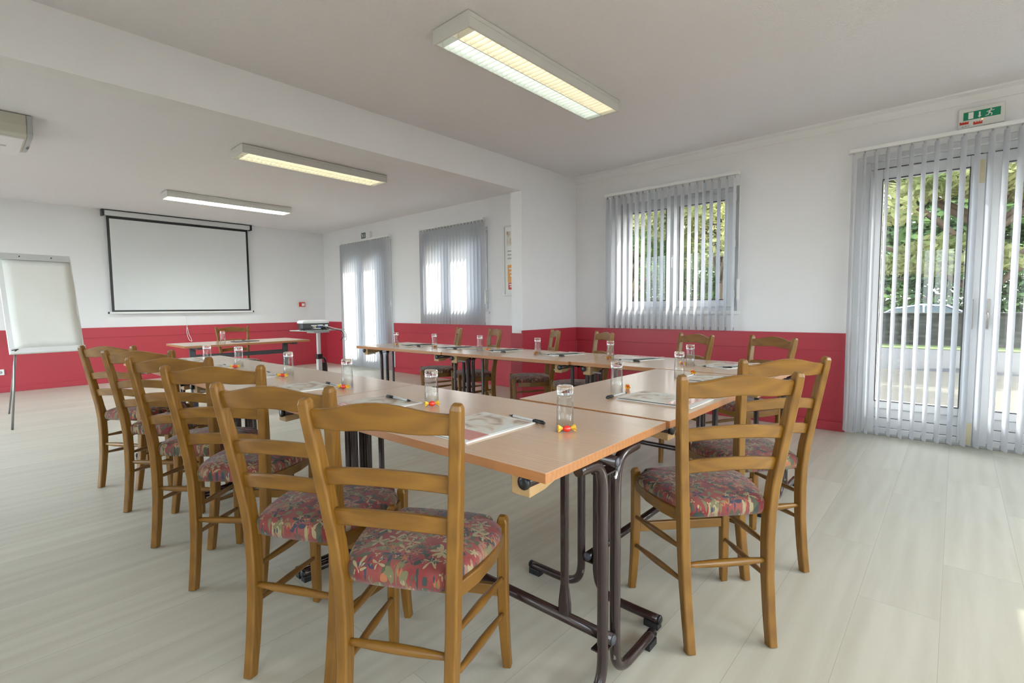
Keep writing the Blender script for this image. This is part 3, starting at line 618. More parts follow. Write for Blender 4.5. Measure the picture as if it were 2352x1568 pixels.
# ------------------------------------------------------------------ chairs
def make_chair(label, loc, rz, group):
    t = thing('dining_chair', label, 'chair', loc, rz, group)
    ZP = [(0, .0, .140), (.10, .018, .1415), (.22, .035, .1440), (.34, .043, .1470), (.44, .043, .150), (.53, .036, .1565), (.65, .018, .168), (.78, -.004, .180), (.865, -.019, .1875), (.896, -.024, .190), (.907, -.026, .191)]
    DM = [(.034, .029), (.037, .030), (.040, .031), (.043, .0315), (.044, .0315), (.043, .0315), (.040, .031), (.036, .030), (.034, .029), (.031, .028), (.020, .021)]
    def px_(z):
        for (z0, x0, y0), (z1, x1, y1) in zip(ZP, ZP[1:]):
            if z0 <= z <= z1:
                u = (z-z0)/(z1-z0); return x0+(x1-x0)*u, y0+(y1-y0)*u
    for s in (1, -1):
        bm = bm_new(); post(bm, [(x, s*y, z) for z, x, y in ZP], DM); bmv = obj('rear_leg', bm, M_CHAIR_V, t, .003)
        bm = bm_new(); FP = [(0.004, .388, .193), (.05, .384, .190), (.15, .378, .186), (.27, .376, .184), (.40, .379, .184), (.450, .381, .184), (.468, .381, .184), (.480, .379, .183), (.487, .378, .183)]
        FD = [(.026, .026), (.028, .028), (.031, .031), (.032, .032), (.031, .031), (.030, .030), (.033, .032), (.028, .027), (.015, .015)]
        post(bm, [(x, s*y, z) for z, x, y in FP], FD); fl = obj('front_leg', bm, M_CHAIR_V, t, .003)
        bm = bm_new(); lathe(bm, [(0, 0), (.010, 0), (.012, .002), (.012, .006), (0, .006)], 12, center=(.388, s*.193, 0)); obj('glide', bm, M_LGREY, fl)
        # side stretchers, swelling in the middle
        for (zr, zf, r) in ((.322, .298, .0105), (.214, .184, .0105)):
            x0, y0 = px_(zr); A = Vector((x0+.015, s*y0, zr)); B = Vector((.365, s*.185, zf)); bm = bm_new()
            sweep(bm, [A.lerp(B, u) for u in (0, .08, .3, .5, .7, .92, 1)], [r*.62, r*.72, r, r*1.12, r, r*.72, r*.62], 10); obj('side_stretcher', bm, M_CHAIR_D, t)
        # side seat rail
        bm = bm_new(); R_ = [(.055, .150), (.14, .176), (.24, .190), (.345, .187)]
        post(bm, [(x, s*y, .431) for x, y in R_], [(.020, .040)]*4, up=Vector((0, 0, 1))); obj('seat_rail', bm, M_CHAIR_D, t, .003)
    # rear stretcher and front rail
    bm = bm_new(); x0, y0 = px_(.27)
    sweep(bm, [(x0, -y0+2*y0*u, .272) for u in (0.02, .1, .3, .5, .7, .9, .98)], [.0075, .0095, .0125, .0135, .0125, .0095, .0075], 10); obj('rear_stretcher', bm, M_CHAIR_H, t)
    bm = bm_new(); box(bm, (.366, -.17, .236), (.384, .17, .272)); obj('front_stretcher', bm, M_CHAIR_H, t, .003)
    bm = bm_new(); box(bm, (.368, -.17, .412), (.388, .17, .450)); obj('seat_rail', bm, M_CHAIR_H, t, .003)
    bm = bm_new(); box(bm, (.046, -.135, .426), (.062, .135, .446)); obj('seat_rail', bm, M_CHAIR_H, t, .003)
    # back slats: arched in height, bowed backwards in plan
    def slat(zb, zt, arch_t, arch_b, name, wav=0.0, th=.018):
        n = 14; rings = []
        zc = (zb+zt)/2; xx, yy = px_(zc); Y = yy-.006
        for i in range(n+1):
            u = -1+2*i/n; y = u*Y; bow = .020*(1-u*u)
            bell = math.cos(u*PI/2)**2 if wav else (1-u*u)
            top = zt + arch_t*(bell if wav else (1-u*u)); bot = zb + arch_b*(1-u*u) - (wav*math.sin(abs(u)*PI)**2)
            lean = lambda z: (px_(min(z, .906))[0])
            xt, xb = lean(top)-bow+.004, lean(bot)-bow+.004
            rings.append([(xb-th/2, y, bot+.003), (xb-th/2+.003, y, bot), (xb+th/2-.003, y, bot), (xb+th/2, y, bot+.003), (xt+th/2, y, top-.005), (xt+th/2-.004, y, top), (xt-th/2+.004, y, top), (xt-th/2, y, top-.005)])
        bm = bm_new(); loft(bm, rings); o = obj(name, bm, M_CHAIR_H, t)
        return o
    slat(.833, .882, .024, .008, 'top_rail', .005)
    slat(.688, .731, .014, .014, 'back_slat')
    slat(.581, .625, .013, .013, 'back_slat')
    # cushion: domed pad
    out = [(.030, 0), (.031, .075), (.040, .128), (.075, .152), (.15, .180), (.24, .198), (.310, .200), (.352, .178), (.362, .152), (.392, .148), (.402, .08), (.404, 0)]
    loop = out + [(x, -y) for x, y in reversed(out[1:-1])]
    loop = [Vector((x, y, 0)) for x, y in loop]; n = len(loop); sm = []
    for i in range(n):
        p0, p1, p2, p3 = loop[i-1], loop[i], loop[(i+1) % n], loop[(i+2) % n]
        for k_ in range(3):
            u = k_/3; sm.append(0.5*((2*p1)+(p2-p0)*u+(2*p0-5*p1+4*p2-p3)*u*u+(3*p1-p0-3*p2+p3)*u**3))
    C_ = Vector((.215, 0, 0)); bm = bm_new(); rings = []
    for f_, z in ((.90, .446), (.975, .4465), (1.0, .457), (.995, .470), (.955, .481), (.86, .489), (.70, .4945), (.5, .498), (.25, .500)):
        rings.append([C_+(p-C_)*f_+Vector((0, 0, z-(.019*max(0, 1-p.x/.14) if z < .45 else (.010*max(0, 1-p.x/.12) if z < .46 else 0)))) for p in sm])
    loft(bm, rings, smooth=True); obj('seat_cushion', bm, M_SEAT, t)
    return t
D = math.radians
LG = 'chairs along the left row of tables'; RG = 'chairs along the window side of the tables'; FG = 'chairs at the short side of the tables'
c0 = make_chair('honey beech ladder-back chair in the lower middle, nearest of the left row', (.647, .985, 0), D(28.4), LG)
for (x, y, a, lab, g) in (
    (.594, 1.438, 26.4, 'honey beech chair, second of the left row counted from the front', LG),
    (.653, 2.125, 38.4, 'honey beech chair, third of the left row counted from the front', LG),
    (.643, 2.672, 37.4, 'honey beech chair, fourth of the left row counted from the front', LG),
    (.650, 3.290, 37.6, 'honey beech chair, fifth of the left row, next to the far end chair', LG),
    (.614, 3.890, 31.6, 'honey beech chair at the far end of the left row beside the flipchart', LG),
    (1.616, .504, 48.3, 'honey beech chair in right foreground with a bright red floral seat', FG),
    (2.197, .517, 53.6, 'honey beech chair behind the right foreground chair, nearest the glazed door', FG),
    (3.64, .930, 146, 'wooden chair on the window side, closest to the near glazed door', RG),
    (3.71, 1.480, 147, 'wooden chair on the window side, below the open slatted front window', RG),
    (3.60, 2.215, 141, 'wooden chair on the window side in the corner before the return wall', RG),
    (3.665, 2.775, 136, 'wooden chair seen nearly side-on in front of the return wall', RG),
    (3.56, 3.450, 149, 'wooden chair behind the dark table legs at the far table joint', RG),
    (3.54, 3.960, 143, 'wooden chair at the far end of the window side row, mostly seat showing', RG)):
    dup(c0, (x, y, 0), D(a), lab, g)
ct = dup(c0, (2.36, 6.98, 0), D(-91), 'wooden chair facing the room behind the small desk at the back wall')
del ct['group']

# ------------------------------------------------------------------ meeting tables
def make_table(label, loc, rz, group):
    t = thing('meeting_table', label, 'table', loc, rz, group); L, W_ = .649, .327
    bm = bm_new(); fs = box(bm, (-W_, -L, .715), (W_, L, .740))
    for f in fs[2:]: f.material_index = 1
    fs[0].material_index = 1
    obj('tabletop', bm, [M_TOP, M_EDGE], t, .0015)
    for e in (-1, 1):
        yf = e*(L-.022)
        for s in (-1, 1):
            bm = bm_new()
            P = [(s*.285, yf, .034), (s*.14, yf, .034), (s*.085, yf, .040), (s*.050, yf, .065), (s*.036, yf, .11), (s*.035, yf, .20), (s*.035, yf, .55), (s*.037, yf, .63), (s*.052, yf, .672), (s*.085, yf, .692), (s*.16, yf, .697)]
            sweep(bm, bez(P, 4), .0155, 12); lg = obj('leg', bm, M_BROWNM, t)
            bm = bm_new(); box(bm, (s*.235, yf-.016, 0), (s*.289, yf+.016, .024)); lathe(bm, [(0, s*.283), (.016, s*.283), (.016, s*.291), (.010, s*.295), (0, s*.295)], 12, axis='X', center=(0, yf, .034)); obj('rubber_foot', bm, M_BLACK, lg, .002)
        # upright strut on the low bar
        bm = bm_new(); yb = e*(L-.175)
        post(bm, [(0, yb, .170), (0, yb, .215), (0, yb, .27), (0, yb, .66), (0, yb, .715)], [(.024, .044), (.024, .042), (.018, .028), (.018, .028), (.018, .03)], ch=.5); obj('strut', bm, M_BROWNM, t, .003)
        # hinge tube across, beech blocks and levers
        bm = bm_new(); yh = e*(L-.09); sweep(bm, [(-.292, yh, .690), (.292, yh, .690)], .0165, 12); tb = obj('hinge_tube', bm, M_BROWNM, t)
        bm = bm_new()
        for s in (-1, 1): lathe(bm, [(0, s*.291), (.018, s*.291), (.018, s*.299), (.009, s*.302), (0, s*.302)], 14, axis='X', center=(0, yh, .690))
        obj('tube_plug', bm, M_BLACK, tb)
        for s in (-1, 1):
            bm = bm_new(); y1 = yh-e*.02
            loft(bm, [[(s*.285, yy_, .650), (s*.285, yy_, .715), (s*.10, yy_, .715), (s*.13, yy_, .680), (s*.22, yy_, .655)] for yy_ in (y1-.030, y1+.030)]); bl = obj('beech_block', bm, M_BLOCK, t, .003)
            bm = bm_new(); sweep(bm, bez([(s*.27, y1-e*.03, .668), (s*.24, y1-e*.045, .665), (s*.22, y1-e*.075, .660)], 4), [.010]*9, 8, squash=.5); obj('lever', bm, M_GREY, bl)
        # bracket where the bars meet the legs
        for z in (.142, .652):
            bm = bm_new(); box(bm, (-.045, yf-e*.012-.02, z), (.045, yf-e*.012+.02, z+.005)); bk = obj('bracket', bm, M_BROWNM, t)
            bm = bm_new(); lathe(bm, [(0, z-.05), (.006, z-.05), (.006, z-.0005), (0, z-.0005)], 8, center=(.028, yf+e*.004, 0)); obj('bolt', bm, M_CHROME, bk)
    for (x, z, nm) in ((0, .168, 'lower_bar'), (.02, .680, 'upper_bar')):
        bm = bm_new(); sweep(bm, [(x, -L+.008, z), (x, L-.008, z)], .0165, 12); br = obj(nm, bm, M_BROWNM, t)
        for e in (-1, 1):
            bm = bm_new(); lathe(bm, [(0, e*(L-.008)), (.0165, e*(L-.008)), (.012, e*(L-.004)), (0, e*(L-.003))], 12, axis='Y', center=(x, 0, z)); obj('bar_plug', bm, M_DARK, br)
    return t
LT = 'tables pushed together into a U'
t0 = make_table('beech table in the foreground, its sharp corner pointing at the viewer', (1.181, 1.334, 0), D(1.1), LT)
dup(t0, (1.156, 2.6355, 0), D(1.1), 'beech table in the middle of the left row')
dup(t0, (1.131, 3.937, 0), D(1.1), 'beech table at the far end of the left row, towards the small desk')
tm = dup(t0, (2.168, 1.012, 0), D(90), 'beech table joining the left and window side rows across the front')
tm.scale = (1, .972, 1)
dup(t0, (3.146, 1.340, 0), D(0), 'beech table at the near end of the window side, right of the cross table')
dup(t0, (3.102, 2.650, 0), D(1.8), 'beech table in the middle of the window side row')
dup(t0, (3.060, 3.955, 0), D(1.8), 'beech table at the far end of the window side row, toward the glazed door')

# small desk at the back
dk = thing('desk', 'narrow beech desk with black metal legs before the back wall', 'desk', (2.255, 6.415, 0))
bm = bm_new(); fs = box(bm, (-.685, -.345, .716), (.685, .345, .740)); [setattr(f, 'material_index', 1) for f in fs[2:]]; obj('desktop', bm, [M_TOP, M_EDGE], dk, .0015)
for s in (-1, 1):
    lg = obj('leg', boxes(((s*.52-.03, -.02, .03), (s*.52+.03, .02, .69))), M_DARK, dk, .003)
    obj('foot', boxes(((s*.52-.025, -.30, 0), (s*.52+.025, .30, .032))), M_DARK, dk, .006)
    obj('top_arm', boxes(((s*.52-.025, -.30, .690), (s*.52+.025, .30, .716)), ((s*.52, -.03, .694), (s*.52+.13, .03, .712))), M_DARK, dk, .002)
obj('crossbar', boxes(((-.49, -.012, .565), (.49, .012, .615))), M_DARK, dk, .003)

# ------------------------------------------------------------------ flipchart
BL = Vector((.305, 6.66, .755)); BR = Vector((.835, 6.70, .755)); UPV = Vector((-.03, .27, .915))
fc = thing('flipchart', 'white flipchart easel with blank paper pad at the left edge', 'flipchart', (BL.x, BL.y, 0))
BL0 = Vector((0, 0, .755)); EX = (BR-BL); EN = EX.cross(UPV).normalized()   # pointing to the viewer side
if EN.y > 0: EN = -EN
def plate(bm, u0, u1, v0, v1, off, th, mi=0, wob=0):
    P = []
    for o_ in (off, off+th):
        P.append([BL0 + EX*u + UPV*v + EN*o_ for u, v in ((u0, v0), (u1, v0), (u1, v1), (u0, v1))])
    loft(bm, P, mi=mi)
EXW = EX.copy()
obj('board', mb(plate, -.02, 1.02, 0, 1.0, -.02, .018), M_WHITE, fc, .004)
bm = bm_new()
ny, nx = 14, 8
for lay, (du, dv, of) in enumerate(((0.012, 0.0, .003), (0, .01, .008))):
    g = [[bm.verts.new(BL0 + EX*(.05+du+(.93)*i/nx + (.018*math.sin(j*.8+lay) if i == nx and j < ny-2 else 0)) + UPV*(.03-dv+.94*j/ny) + EN*(of + .006*math.sin(j*.5+i*.7+lay)*(1-j/ny))) for i in range(nx+1)] for j in range(ny+1)]
    for j in range(ny):
        for i in range(nx): bm.faces.new((g[j][i], g[j][i+1], g[j+1][i+1], g[j+1][i])).smooth = True
o = obj('paper_pad', bm, M_PAD, fc); so_ = o.modifiers.new('solid', 'SOLIDIFY'); so_.thickness = .002
obj('clamp_bar', mb(plate, -.01, 1.0, .955, 1.02, .016, .012), M_LGREY, fc, .002)
bm = bm_new()
for u in (.28, .72):
    p = BL0+EX*u+UPV*.985+EN*.028; sweep(bm, [p, p+EN*.014], .005, 8)
obj('pad_stud', bm, M_BLACK, fc)
bm = bm_new(); plate(bm, -.025, 1.02, -.045, .012, .0, .045); obj('pen_tray', bm, M_WHITE, fc, .006)
bm = bm_new(); p = BL0+EX*.04+UPV*-.01+EN*.048; sweep(bm, [p-EX*.04, p+EX*.05+Vector((0,0,.008))], .004, 6); sweep(bm, [p-Vector((0,0,.01)), p+EX*.03], .004, 6); obj('tray_clip', bm, M_BLACK, fc)
def leg(a, b_, r=.0095):
    bm = bm_new(); sweep(bm, [a, b_], r, 10); obj('leg', bm, M_STEEL, fc)
leg(BL0+EX*.06+EN*.0, Vector((-.03, -.012, 0.0))); leg(BL0+EX*.98, Vector((.592, -.42, 0.0)))
leg(BL0+EX*.10+UPV*.1-EN*.03, Vector((0.0, 1.08, 0)), .008); leg(BL0+EX*.97+UPV*.02-EN*.03, Vector((.735, .42, 0)), .008)

# ------------------------------------------------------------------ projector and its stand
ps = thing('projector_stand', 'silver column stand with a small glass tray by the far corner', 'stand', (3.53, 7.02, 0.0), D(8))
obj('tray', boxes(((-.33, -.20, .810), (.33, .20, .820))), M_TRAYG, ps, .002)
obj('tray_bracket', boxes(((-.13, -.09, .775), (.13, .09, .808))), M_GREY, ps, .004)
obj('upper_column', boxes(((-.026, -.018, .42), (.026, .018, .78))), M_LGREY, ps, .005)
obj('lower_column', boxes(((-.034, -.026, .05), (.034, .026, .45))), M_LGREY, ps, .005)
obj('collar', boxes(((-.042, -.034, .385), (.042, .034, .46))), M_BLACK, ps, .006)
for a in (45, 135, 225, 315):
    bm = bm_new(); c, s = math.cos(D(a)), math.sin(D(a)); post(bm, [(0, 0, .07), (c*.26, s*.26, .055)], [(.03, .03), (.03, .02)], up=Vector((0, 0, 1))); obj('foot', bm, M_GREY, ps, .003)
    bm = bm_new(); lathe(bm, [(0, -.012), (.026, -.012), (.026, .012), (0, .012)], 14, axis='X', center=(c*.25, s*.25, .026)); obj('castor', bm, M_BLACK, ps)
bm = bm_new(); sweep(bm, bez([(.045, 0, .40), (.09, 0, .385), (.115, 0, .30), (.12, 0, .20), (.10, 0, .15), (.05, 0, .15)], 5), .016, 8); box(bm, (.045, -.03, .15), (.10, .03, .33)); obj('cable_hook', bm, M_BLACK, ps, .008)
pj = thing('projector', 'white and black data projector with cables on the tray', 'projector', (3.46, 7.02, .8205), D(-14))
bm = bm_new(); loft(bm, [[(x*s1, y*s2, z) for x, y in ((-.20, -.10), (-.17, -.14), (.17, -.14), (.20, -.10), (.20, .12), (.16, .15), (-.16, .15), (-.20, .12))] for (z, s1, s2) in ((.012, .94, .94), (.03, 1.0, 1.0), (.098, 1.0, 1.0))]); obj('body', bm, M_BLACK, pj, .004)
bm = bm_new(); loft(bm, [[(x*s1, y*s2, z) for x, y in ((-.20, -.10), (-.17, -.14), (.17, -.14), (.20, -.10), (.20, .12), (.16, .15), (-.16, .15), (-.20, .12))] for (z, s1, s2) in ((.0985, 1.01, 1.01), (.122, 1.0, 1.0), (.138, .9, .9), (.143, .6, .6))]); obj('top_cover', bm, M_WHITE, pj, .004)
bm = bm_new()
for (x0, x1, z0, z1, mi) in ((-.06, .02, .060, .074, 0), (.03, .10, .062, .078, 0), (.13, .17, .045, .08, 0), (-.07, .07, .020, .030, 0), (.04, .09, .040, .058, 1), (-.04, .0, .036, .054, 2)): box(bm, (x0, -.144, z0), (x1, -.139, z1), mi)
obj('connector_panel', bm, [M_LGREY, M_BLUE, M_BRASS], pj)
bm = bm_new()
for x in (-.15, .15):
    for y in (-.10, .10): lathe(bm, [(0, 0), (.012, 0), (.012, .014), (0, .014)], 10, center=(x, y, 0))
obj('foot', bm, M_BLACK, pj)
bm = bm_new()
sweep(bm, bez([(-.02, -.145, .045), (-.05, -.19, .03), (-.16, -.20, .02), (-.22, -.18, .008), (-.20, -.16, .010), (-.15, -.19, .008), (.05, -.19, .008), (.18, -.17, .01)], 5), .005, 6)
sweep(bm, bez([(.06, -.145, .048), (.10, -.20, .05), (.20, -.21, .012), (.34, -.20, -.02), (.37, -.20, -.10), (.33, -.2, -.16)], 5), .0055, 6)
sweep(bm, bez([(.10, -.145, .06), (.16, -.20, .05), (.26, -.20, .02), (.37, -.19, -.01), (.42, -.18, -.08), (.42, -.18, -.15), (.39, -.18, -.17)], 5), .0055, 6, mi=1)
sweep(bm, bez([(.14, -.145, .03), (.22, -.19, .012), (.33, -.18, -.01), (.40, -.17, -.07), (.41, -.17, -.12), (.36, -.17, -.05)], 5), .005, 6, mi=1)
obj('cables', bm, [M_BLACK, M_LGREY], pj)

# ------------------------------------------------------------------ tumblers
ZT = .7405
def make_glass(label, loc):
    bm = bm_new()
    # upside down: open rim on the table, heavy base on top
    lathe(bm, [(.0275, 0), (.0262, .055), (.0245, .100), (.0240, .1075), (.0222, .1075), (.0224, .100), (.0245, .055), (.0258, 0)], 28, close=True)
    lathe(bm, [(.0001, .1085), (.012, .1085), (.0235, .1078), (.0240, .108), (.0252, .112), (.0252, .131), (.0238, .135), (.0001, .135)], 28, mi=1)
    o = obj('drinking_glass', bm, [M_TUMBW, M_TUMB]); o.location = (*loc, ZT+.0005); tag(o, label, 'glass', 'upturned drinking glasses'); return o
g0 = make_glass('upturned tumbler nearest the viewer with a red candy before it', (1.232, .888))
for (x, y, lab) in ((1.223, 1.525, 'upturned tumbler behind the nearest chair back, next to a pen'), (1.240, 2.19, 'third upturned tumbler from the front of the left row'),
    (1.240, 2.832, 'fourth upturned tumbler from the front of the left row'), (1.225, 3.545, 'upturned tumbler left of the desk, fifth on the left row'),
    (1.143, 3.900, 'upturned tumbler farthest back on the left row of tables'), (1.923, 1.106, 'upturned tumbler on the cross table beside a black pen'),
    (2.535, 1.083, 'upturned tumbler on the cross table, its right end, before another tumbler'), (3.04, 1.229, 'upturned tumbler at the near end of the window side row'),
    (3.055, 1.808, 'upturned tumbler second from the near end of the window side row'), (3.052, 2.465, 'upturned tumbler third from the near end of the window side row'),
    (3.040, 3.107, 'upturned tumbler fourth from the near end of the window side row'), (3.01, 3.695, 'upturned tumbler fifth from the near end of the window side row'),
    (2.965, 4.25, 'upturned tumbler at the far end of the window side row'), (2.034, 6.356, 'upturned tumbler alone on the small desk')):
    o = g0.copy(); COL.objects.link(o); o.location = (x, y, ZT+.0005); o['label'] = lab

# candies
def make_candy(label, loc, rz):
    t = thing('wrapped_candy', label, 'candy', (*loc, ZT), rz, 'wrapped candies on the tables')
    bm = bm_new(); prof = [(0.001, -.013), (.006, -.0115), (.0095, -.006), (.0105, 0), (.0095, .006), (.006, .0115), (.001, .013)]
    lathe(bm, prof, 14, axis='X', center=(0, 0, .0105)); obj('sweet', bm, M_CANDY, t)
    bm = bm_new()
    for s in (-1, 1):
        rings = []
        for (x, r) in ((.012, .003), (.016, .005), (.021, .0095), (.027, .012)):
            rings.append([(s*x + s*.0015*math.sin(k_*2.5), math.cos(2*PI*k_/12)*r*(1+.25*math.cos(k_*PI)), .0115+math.sin(2*PI*k_/12)*r*.75*(1+.25*math.cos(k_*PI))) for k_ in range(12)])
        loft(bm, rings, cap=False)
    obj('wrapper_twist', bm, M_YEL, t); return t
k0 = make_candy('red candy in yellow twisted wrapper before the nearest tumbler', (1.205, .862), D(-42))
for (x, y, a, lab) in ((1.196, 1.490, -30, 'red candy beside the tumbler behind the nearest chair back'), (1.196, 2.150, -70, 'red candy left of the third tumbler on the left row'),
    (1.190, 2.800, -60, 'red candy with yellow ends before the fourth tumbler of the left row'), (1.185, 3.500, -40, 'red candy by the tumbler in front of the small desk'),
    (2.02, 1.105, 30, 'small orange candy on the cross table near the black pen'), (2.70, 1.075, 30, 'orange candy at the pen tip on the cross table, right end'),
    (3.09, 1.300, 60, 'candy behind the tumbler at the near end of the window side'), (3.10, 1.850, 60, 'candy behind the second tumbler of the window side'),
    (3.095, 2.520, 60, 'candy behind the third tumbler of the window side'), (3.085, 3.060, 80, 'candy beside the fourth tumbler of the window side'), (3.05, 3.740, 80, 'candy behind the fifth tumbler of the window side'), (3.00, 4.29, 80, 'candy behind the farthest tumbler of the window side')):
    dup(k0, (x, y, ZT), D(a), lab)

# brochures
def make_brochure(label, loc, rz, lift=.0):
    """long axis = local x (text bottom at -x), reader at -x; cover slightly open"""
    t = thing('brochure', label, 'brochure', (*loc, ZT), rz, 'brochures laid out at each place'); a, b_ = .155, .115
    bm = bm_new(); box(bm, (-a, -b_, 0), (a, b_, .003)); obj('pages', bm, M_PAPER, t)
    def sheet(name, u0, u1, v0, v1, dz, mat):
        bm = bm_new(); n = 8; th = .0008
        def Z(x, y): return .0034 + dz + lift*((y+b_)/(2*b_))**2 + .004*((y+b_)/(2*b_))
        g0_ = [[(u0+(u1-u0)*i/n, v0+(v1-v0)*j/n) for i in range(n+1)] for j in range(n+1)]
        A = [[bm.verts.new((x, y, Z(x, y)+th)) for x, y in r] for r in g0_]; B = [[bm.verts.new((x, y, Z(x, y))) for x, y in r] for r in g0_]
        for j in range(n):
            for i in range(n):
                bm.faces.new((A[j][i], A[j][i+1], A[j+1][i+1], A[j+1][i])); bm.faces.new((B[j+1][i], B[j+1][i+1], B[j][i+1], B[j][i]))
        edge = [(0, i) for i in range(n)] + [(i, n) for i in range(n)] + [(n, n-i) for i in range(n)] + [(n-i, 0) for i in range(n)]
        for k_ in range(len(edge)):
            p, q = edge[k_], edge[(k_+1) % len(edge)]; bm.faces.new((A[p[0]][p[1]], B[p[0]][p[1]], B[q[0]][q[1]], A[q[0]][q[1]]))
        return obj(name, bm, mat, t)
    cv = sheet('cover', -a, a, -b_, b_, 0, M_PAPER)
    sheet('cover_photo', -.055, a-.010, -b_+.008, b_-.008, .0011, M_PRINT); sheet('cover_band', -a+.022, -.055, -b_+.008, b_-.008, .0011, M_SALMON)
    bm = bm_new()
    for i, x in enumerate((-.083, -.098)):
        y = .09
        while y > (-.02 if i else .0):
            w_ = random.choice((.006, .009, .012, .015)); z_ = .0034+.0022+lift*((y+b_)/(2*b_))**2+.004*((y+b_)/(2*b_)); box(bm, (x, y-w_, z_), (x+.0045, y, z_+.0003)); y -= w_+.004
    obj('cover_lettering', bm, M_PAPER, t)
    return t
b0 = make_brochure('brochure with a photo cover and salmon band at the nearest place', (1.070, 1.115), D(1), 0)
b1 = None
for (x, y, a, lab) in ((1.055, 1.68, 0, 'brochure behind the nearest chair back, with a black pen lying on it'), (1.045, 2.33, 2, 'brochure behind the second chair back on the left row'),
    (1.045, 2.96, -3, 'brochure left of the fourth tumbler, between two chair backs'), (1.040, 3.62, 0, 'brochure on the far left table hidden by chair tops'), (1.040, 4.33, 20, 'brochure at the far left end of the left row')):
    dup(b0, (x, y, ZT), D(a), lab)
dup(b0, (1.885, .865, ZT), D(90), 'brochure on the cross table behind the right foreground chair')
dup(b0, (2.545, .880, ZT), D(93), 'brochure on the cross table behind the chair tops, right end')
for (x, y, a, lab) in ((3.21, 1.06, 162, 'brochure at the near end of the window side, under a white pen'), (3.235, 1.70, 160, 'brochure second from the near end of the window side'),
    (3.225, 2.36, 158, 'brochure third from near end of window side, left of the corner chair'), (3.21, 2.99, 158, 'brochure fourth from the near end of the window side'),
    (3.17, 3.56, 158, 'brochure fifth from the near end of the window side'), (3.155, 4.13, 160, 'brochure at the far end of the window side, by the far tumbler')):
    if b1 is None: b1 = make_brochure(lab, (x, y), D(a), .009)
    else: dup(b1, (x, y, ZT), D(a), lab)

# pens
def make_pen(label, p, q, z=ZT+.0052):
    p = Vector((*p, 0)); q = Vector((*q, 0)); d = (q-p); a = math.atan2(d.y, d.x)
    t = thing('pen', label, 'pen', (p.x, p.y, z), a, 'pens laid out at each place'); L = .172
    bm = bm_new(); lathe(bm, [(0, .0), (.001, 0), (.0042, .016), (.0042, L-.05), (0, L-.05)], 10, axis='X'); obj('barrel', bm, M_CLEARP, t)
    bm = bm_new(); lathe(bm, [(0, L-.052), (.0051, L-.052), (.0051, L-.004), (.003, L), (0, L)], 10, axis='X'); obj('cap', bm, M_BLACK, t)
    bm = bm_new(); lathe(bm, [(0, -.0002), (.0012, -.0002), (.0044, .016), (.0044, .022), (0, .022)], 10, axis='X'); obj('tip', bm, M_BLACK, t)
    bm = bm_new(); box(bm, (L-.045, -.0015, .004), (L-.006, .0015, .0072)); obj('clip', bm, M_BLACK, t)
    return t
p0 = make_pen('black pen half under the nearest brochure, cap towards the near tumbler', (1.252, 1.140), (1.234, .968))
for (p, q, lab, z) in (((1.171, 1.590), (1.174, 1.760), 'black pen lying on the brochure behind the nearest chair back', ZT+.0125), ((1.209, 2.195), (1.219, 2.324), 'pen beside the third tumbler of the left row', None),
    ((1.200, 2.88), (1.206, 3.060), 'pen between brochure and fourth tumbler of the left row', None), ((1.182, 3.545), (1.185, 3.748), 'pen left of the fifth tumbler on the left row', None),
    ((1.918, 1.050), (1.742, 1.052), 'black capped pen on the cross table beside its near tumbler', None), ((2.650, 1.045), (2.46, 1.048), 'black pen on the cross table, right end, touching the brochure', None),
    ((3.035, 4.10), (3.020, 3.92), 'pen at the far end of the window side', None), ((3.040, 3.56), (3.02, 3.38), 'pen fifth from the near end of the window side', None),
    ((3.062, 2.985), (3.052, 2.802), 'pen fourth from the near end of the window side', None), ((3.075, 2.386), (3.068, 2.215), 'pen third from the near end of the window side', None),
    ((3.090, 1.76), (3.072, 1.60), 'pen second from the near end of the window side', None), ((3.060, 1.16), (3.078, .98), 'white barrelled pen at the near end of the window side', None),
    ((2.19, 6.50), (2.36, 6.56), 'black pen on the small desk', None)):
    d = Vector(q)-Vector(p); dup(p0, (*p, z or ZT+.0052), math.atan2(d.y, d.x), lab)
bm = bm_new(); box(bm, (-.13, -.09, 0), (.13, .09, .006)); o = obj('folder', bm, M_DARK, None, .002); o.location = (2.30, 6.42, ZT); o.rotation_euler = (0, 0, .1); tag(o, 'flat black folder lying on the small desk', 'folder')

# ------------------------------------------------------------------ outside
ZG = -.12
o = struct('ground', boxes(((XR+T, -30, ZG-.1), (11.9, 40, ZG)), ((-30, -30, ZG-.1), (XR+T, YF-.3, ZG)), ((-30, YF-.3, ZG-.1), (XL-.3, 40, ZG))), M_GRAVEL, label='cream gravel terrace outside')
o = struct('road', boxes(((11.9, -30, ZG-.1), (17.7, 40, ZG-.005))), M_ASPH, label='grey asphalt strip outside')
o = obj('lawn', boxes(((17.7, -30, ZG-.1), (19.24, 40, ZG+.01))), M_GRASS); tag(o, 'strip of sunlit grass before the stone wall outside', 'grass', kind='stuff')
struct('ground_far', boxes(((19.66, -30, ZG-.3), (60, 40, ZG-.2))), M_ASPH, label='car park beyond the stone wall')
o = obj('stone_wall', boxes(((19.3, -14, ZG-.3), (19.6, 24, .82)), ((19.25, -14, .82), (19.65, 24, .86))), M_STONE); tag(o, 'low grey stone wall across the lawn outside', 'wall')
o = struct('trim_8', boxes(((XR+T, YF-.3, 2.56), (XR+T+.30, YB+.3, 2.64))), M_WHITE, label='roof overhang outside the right wall')
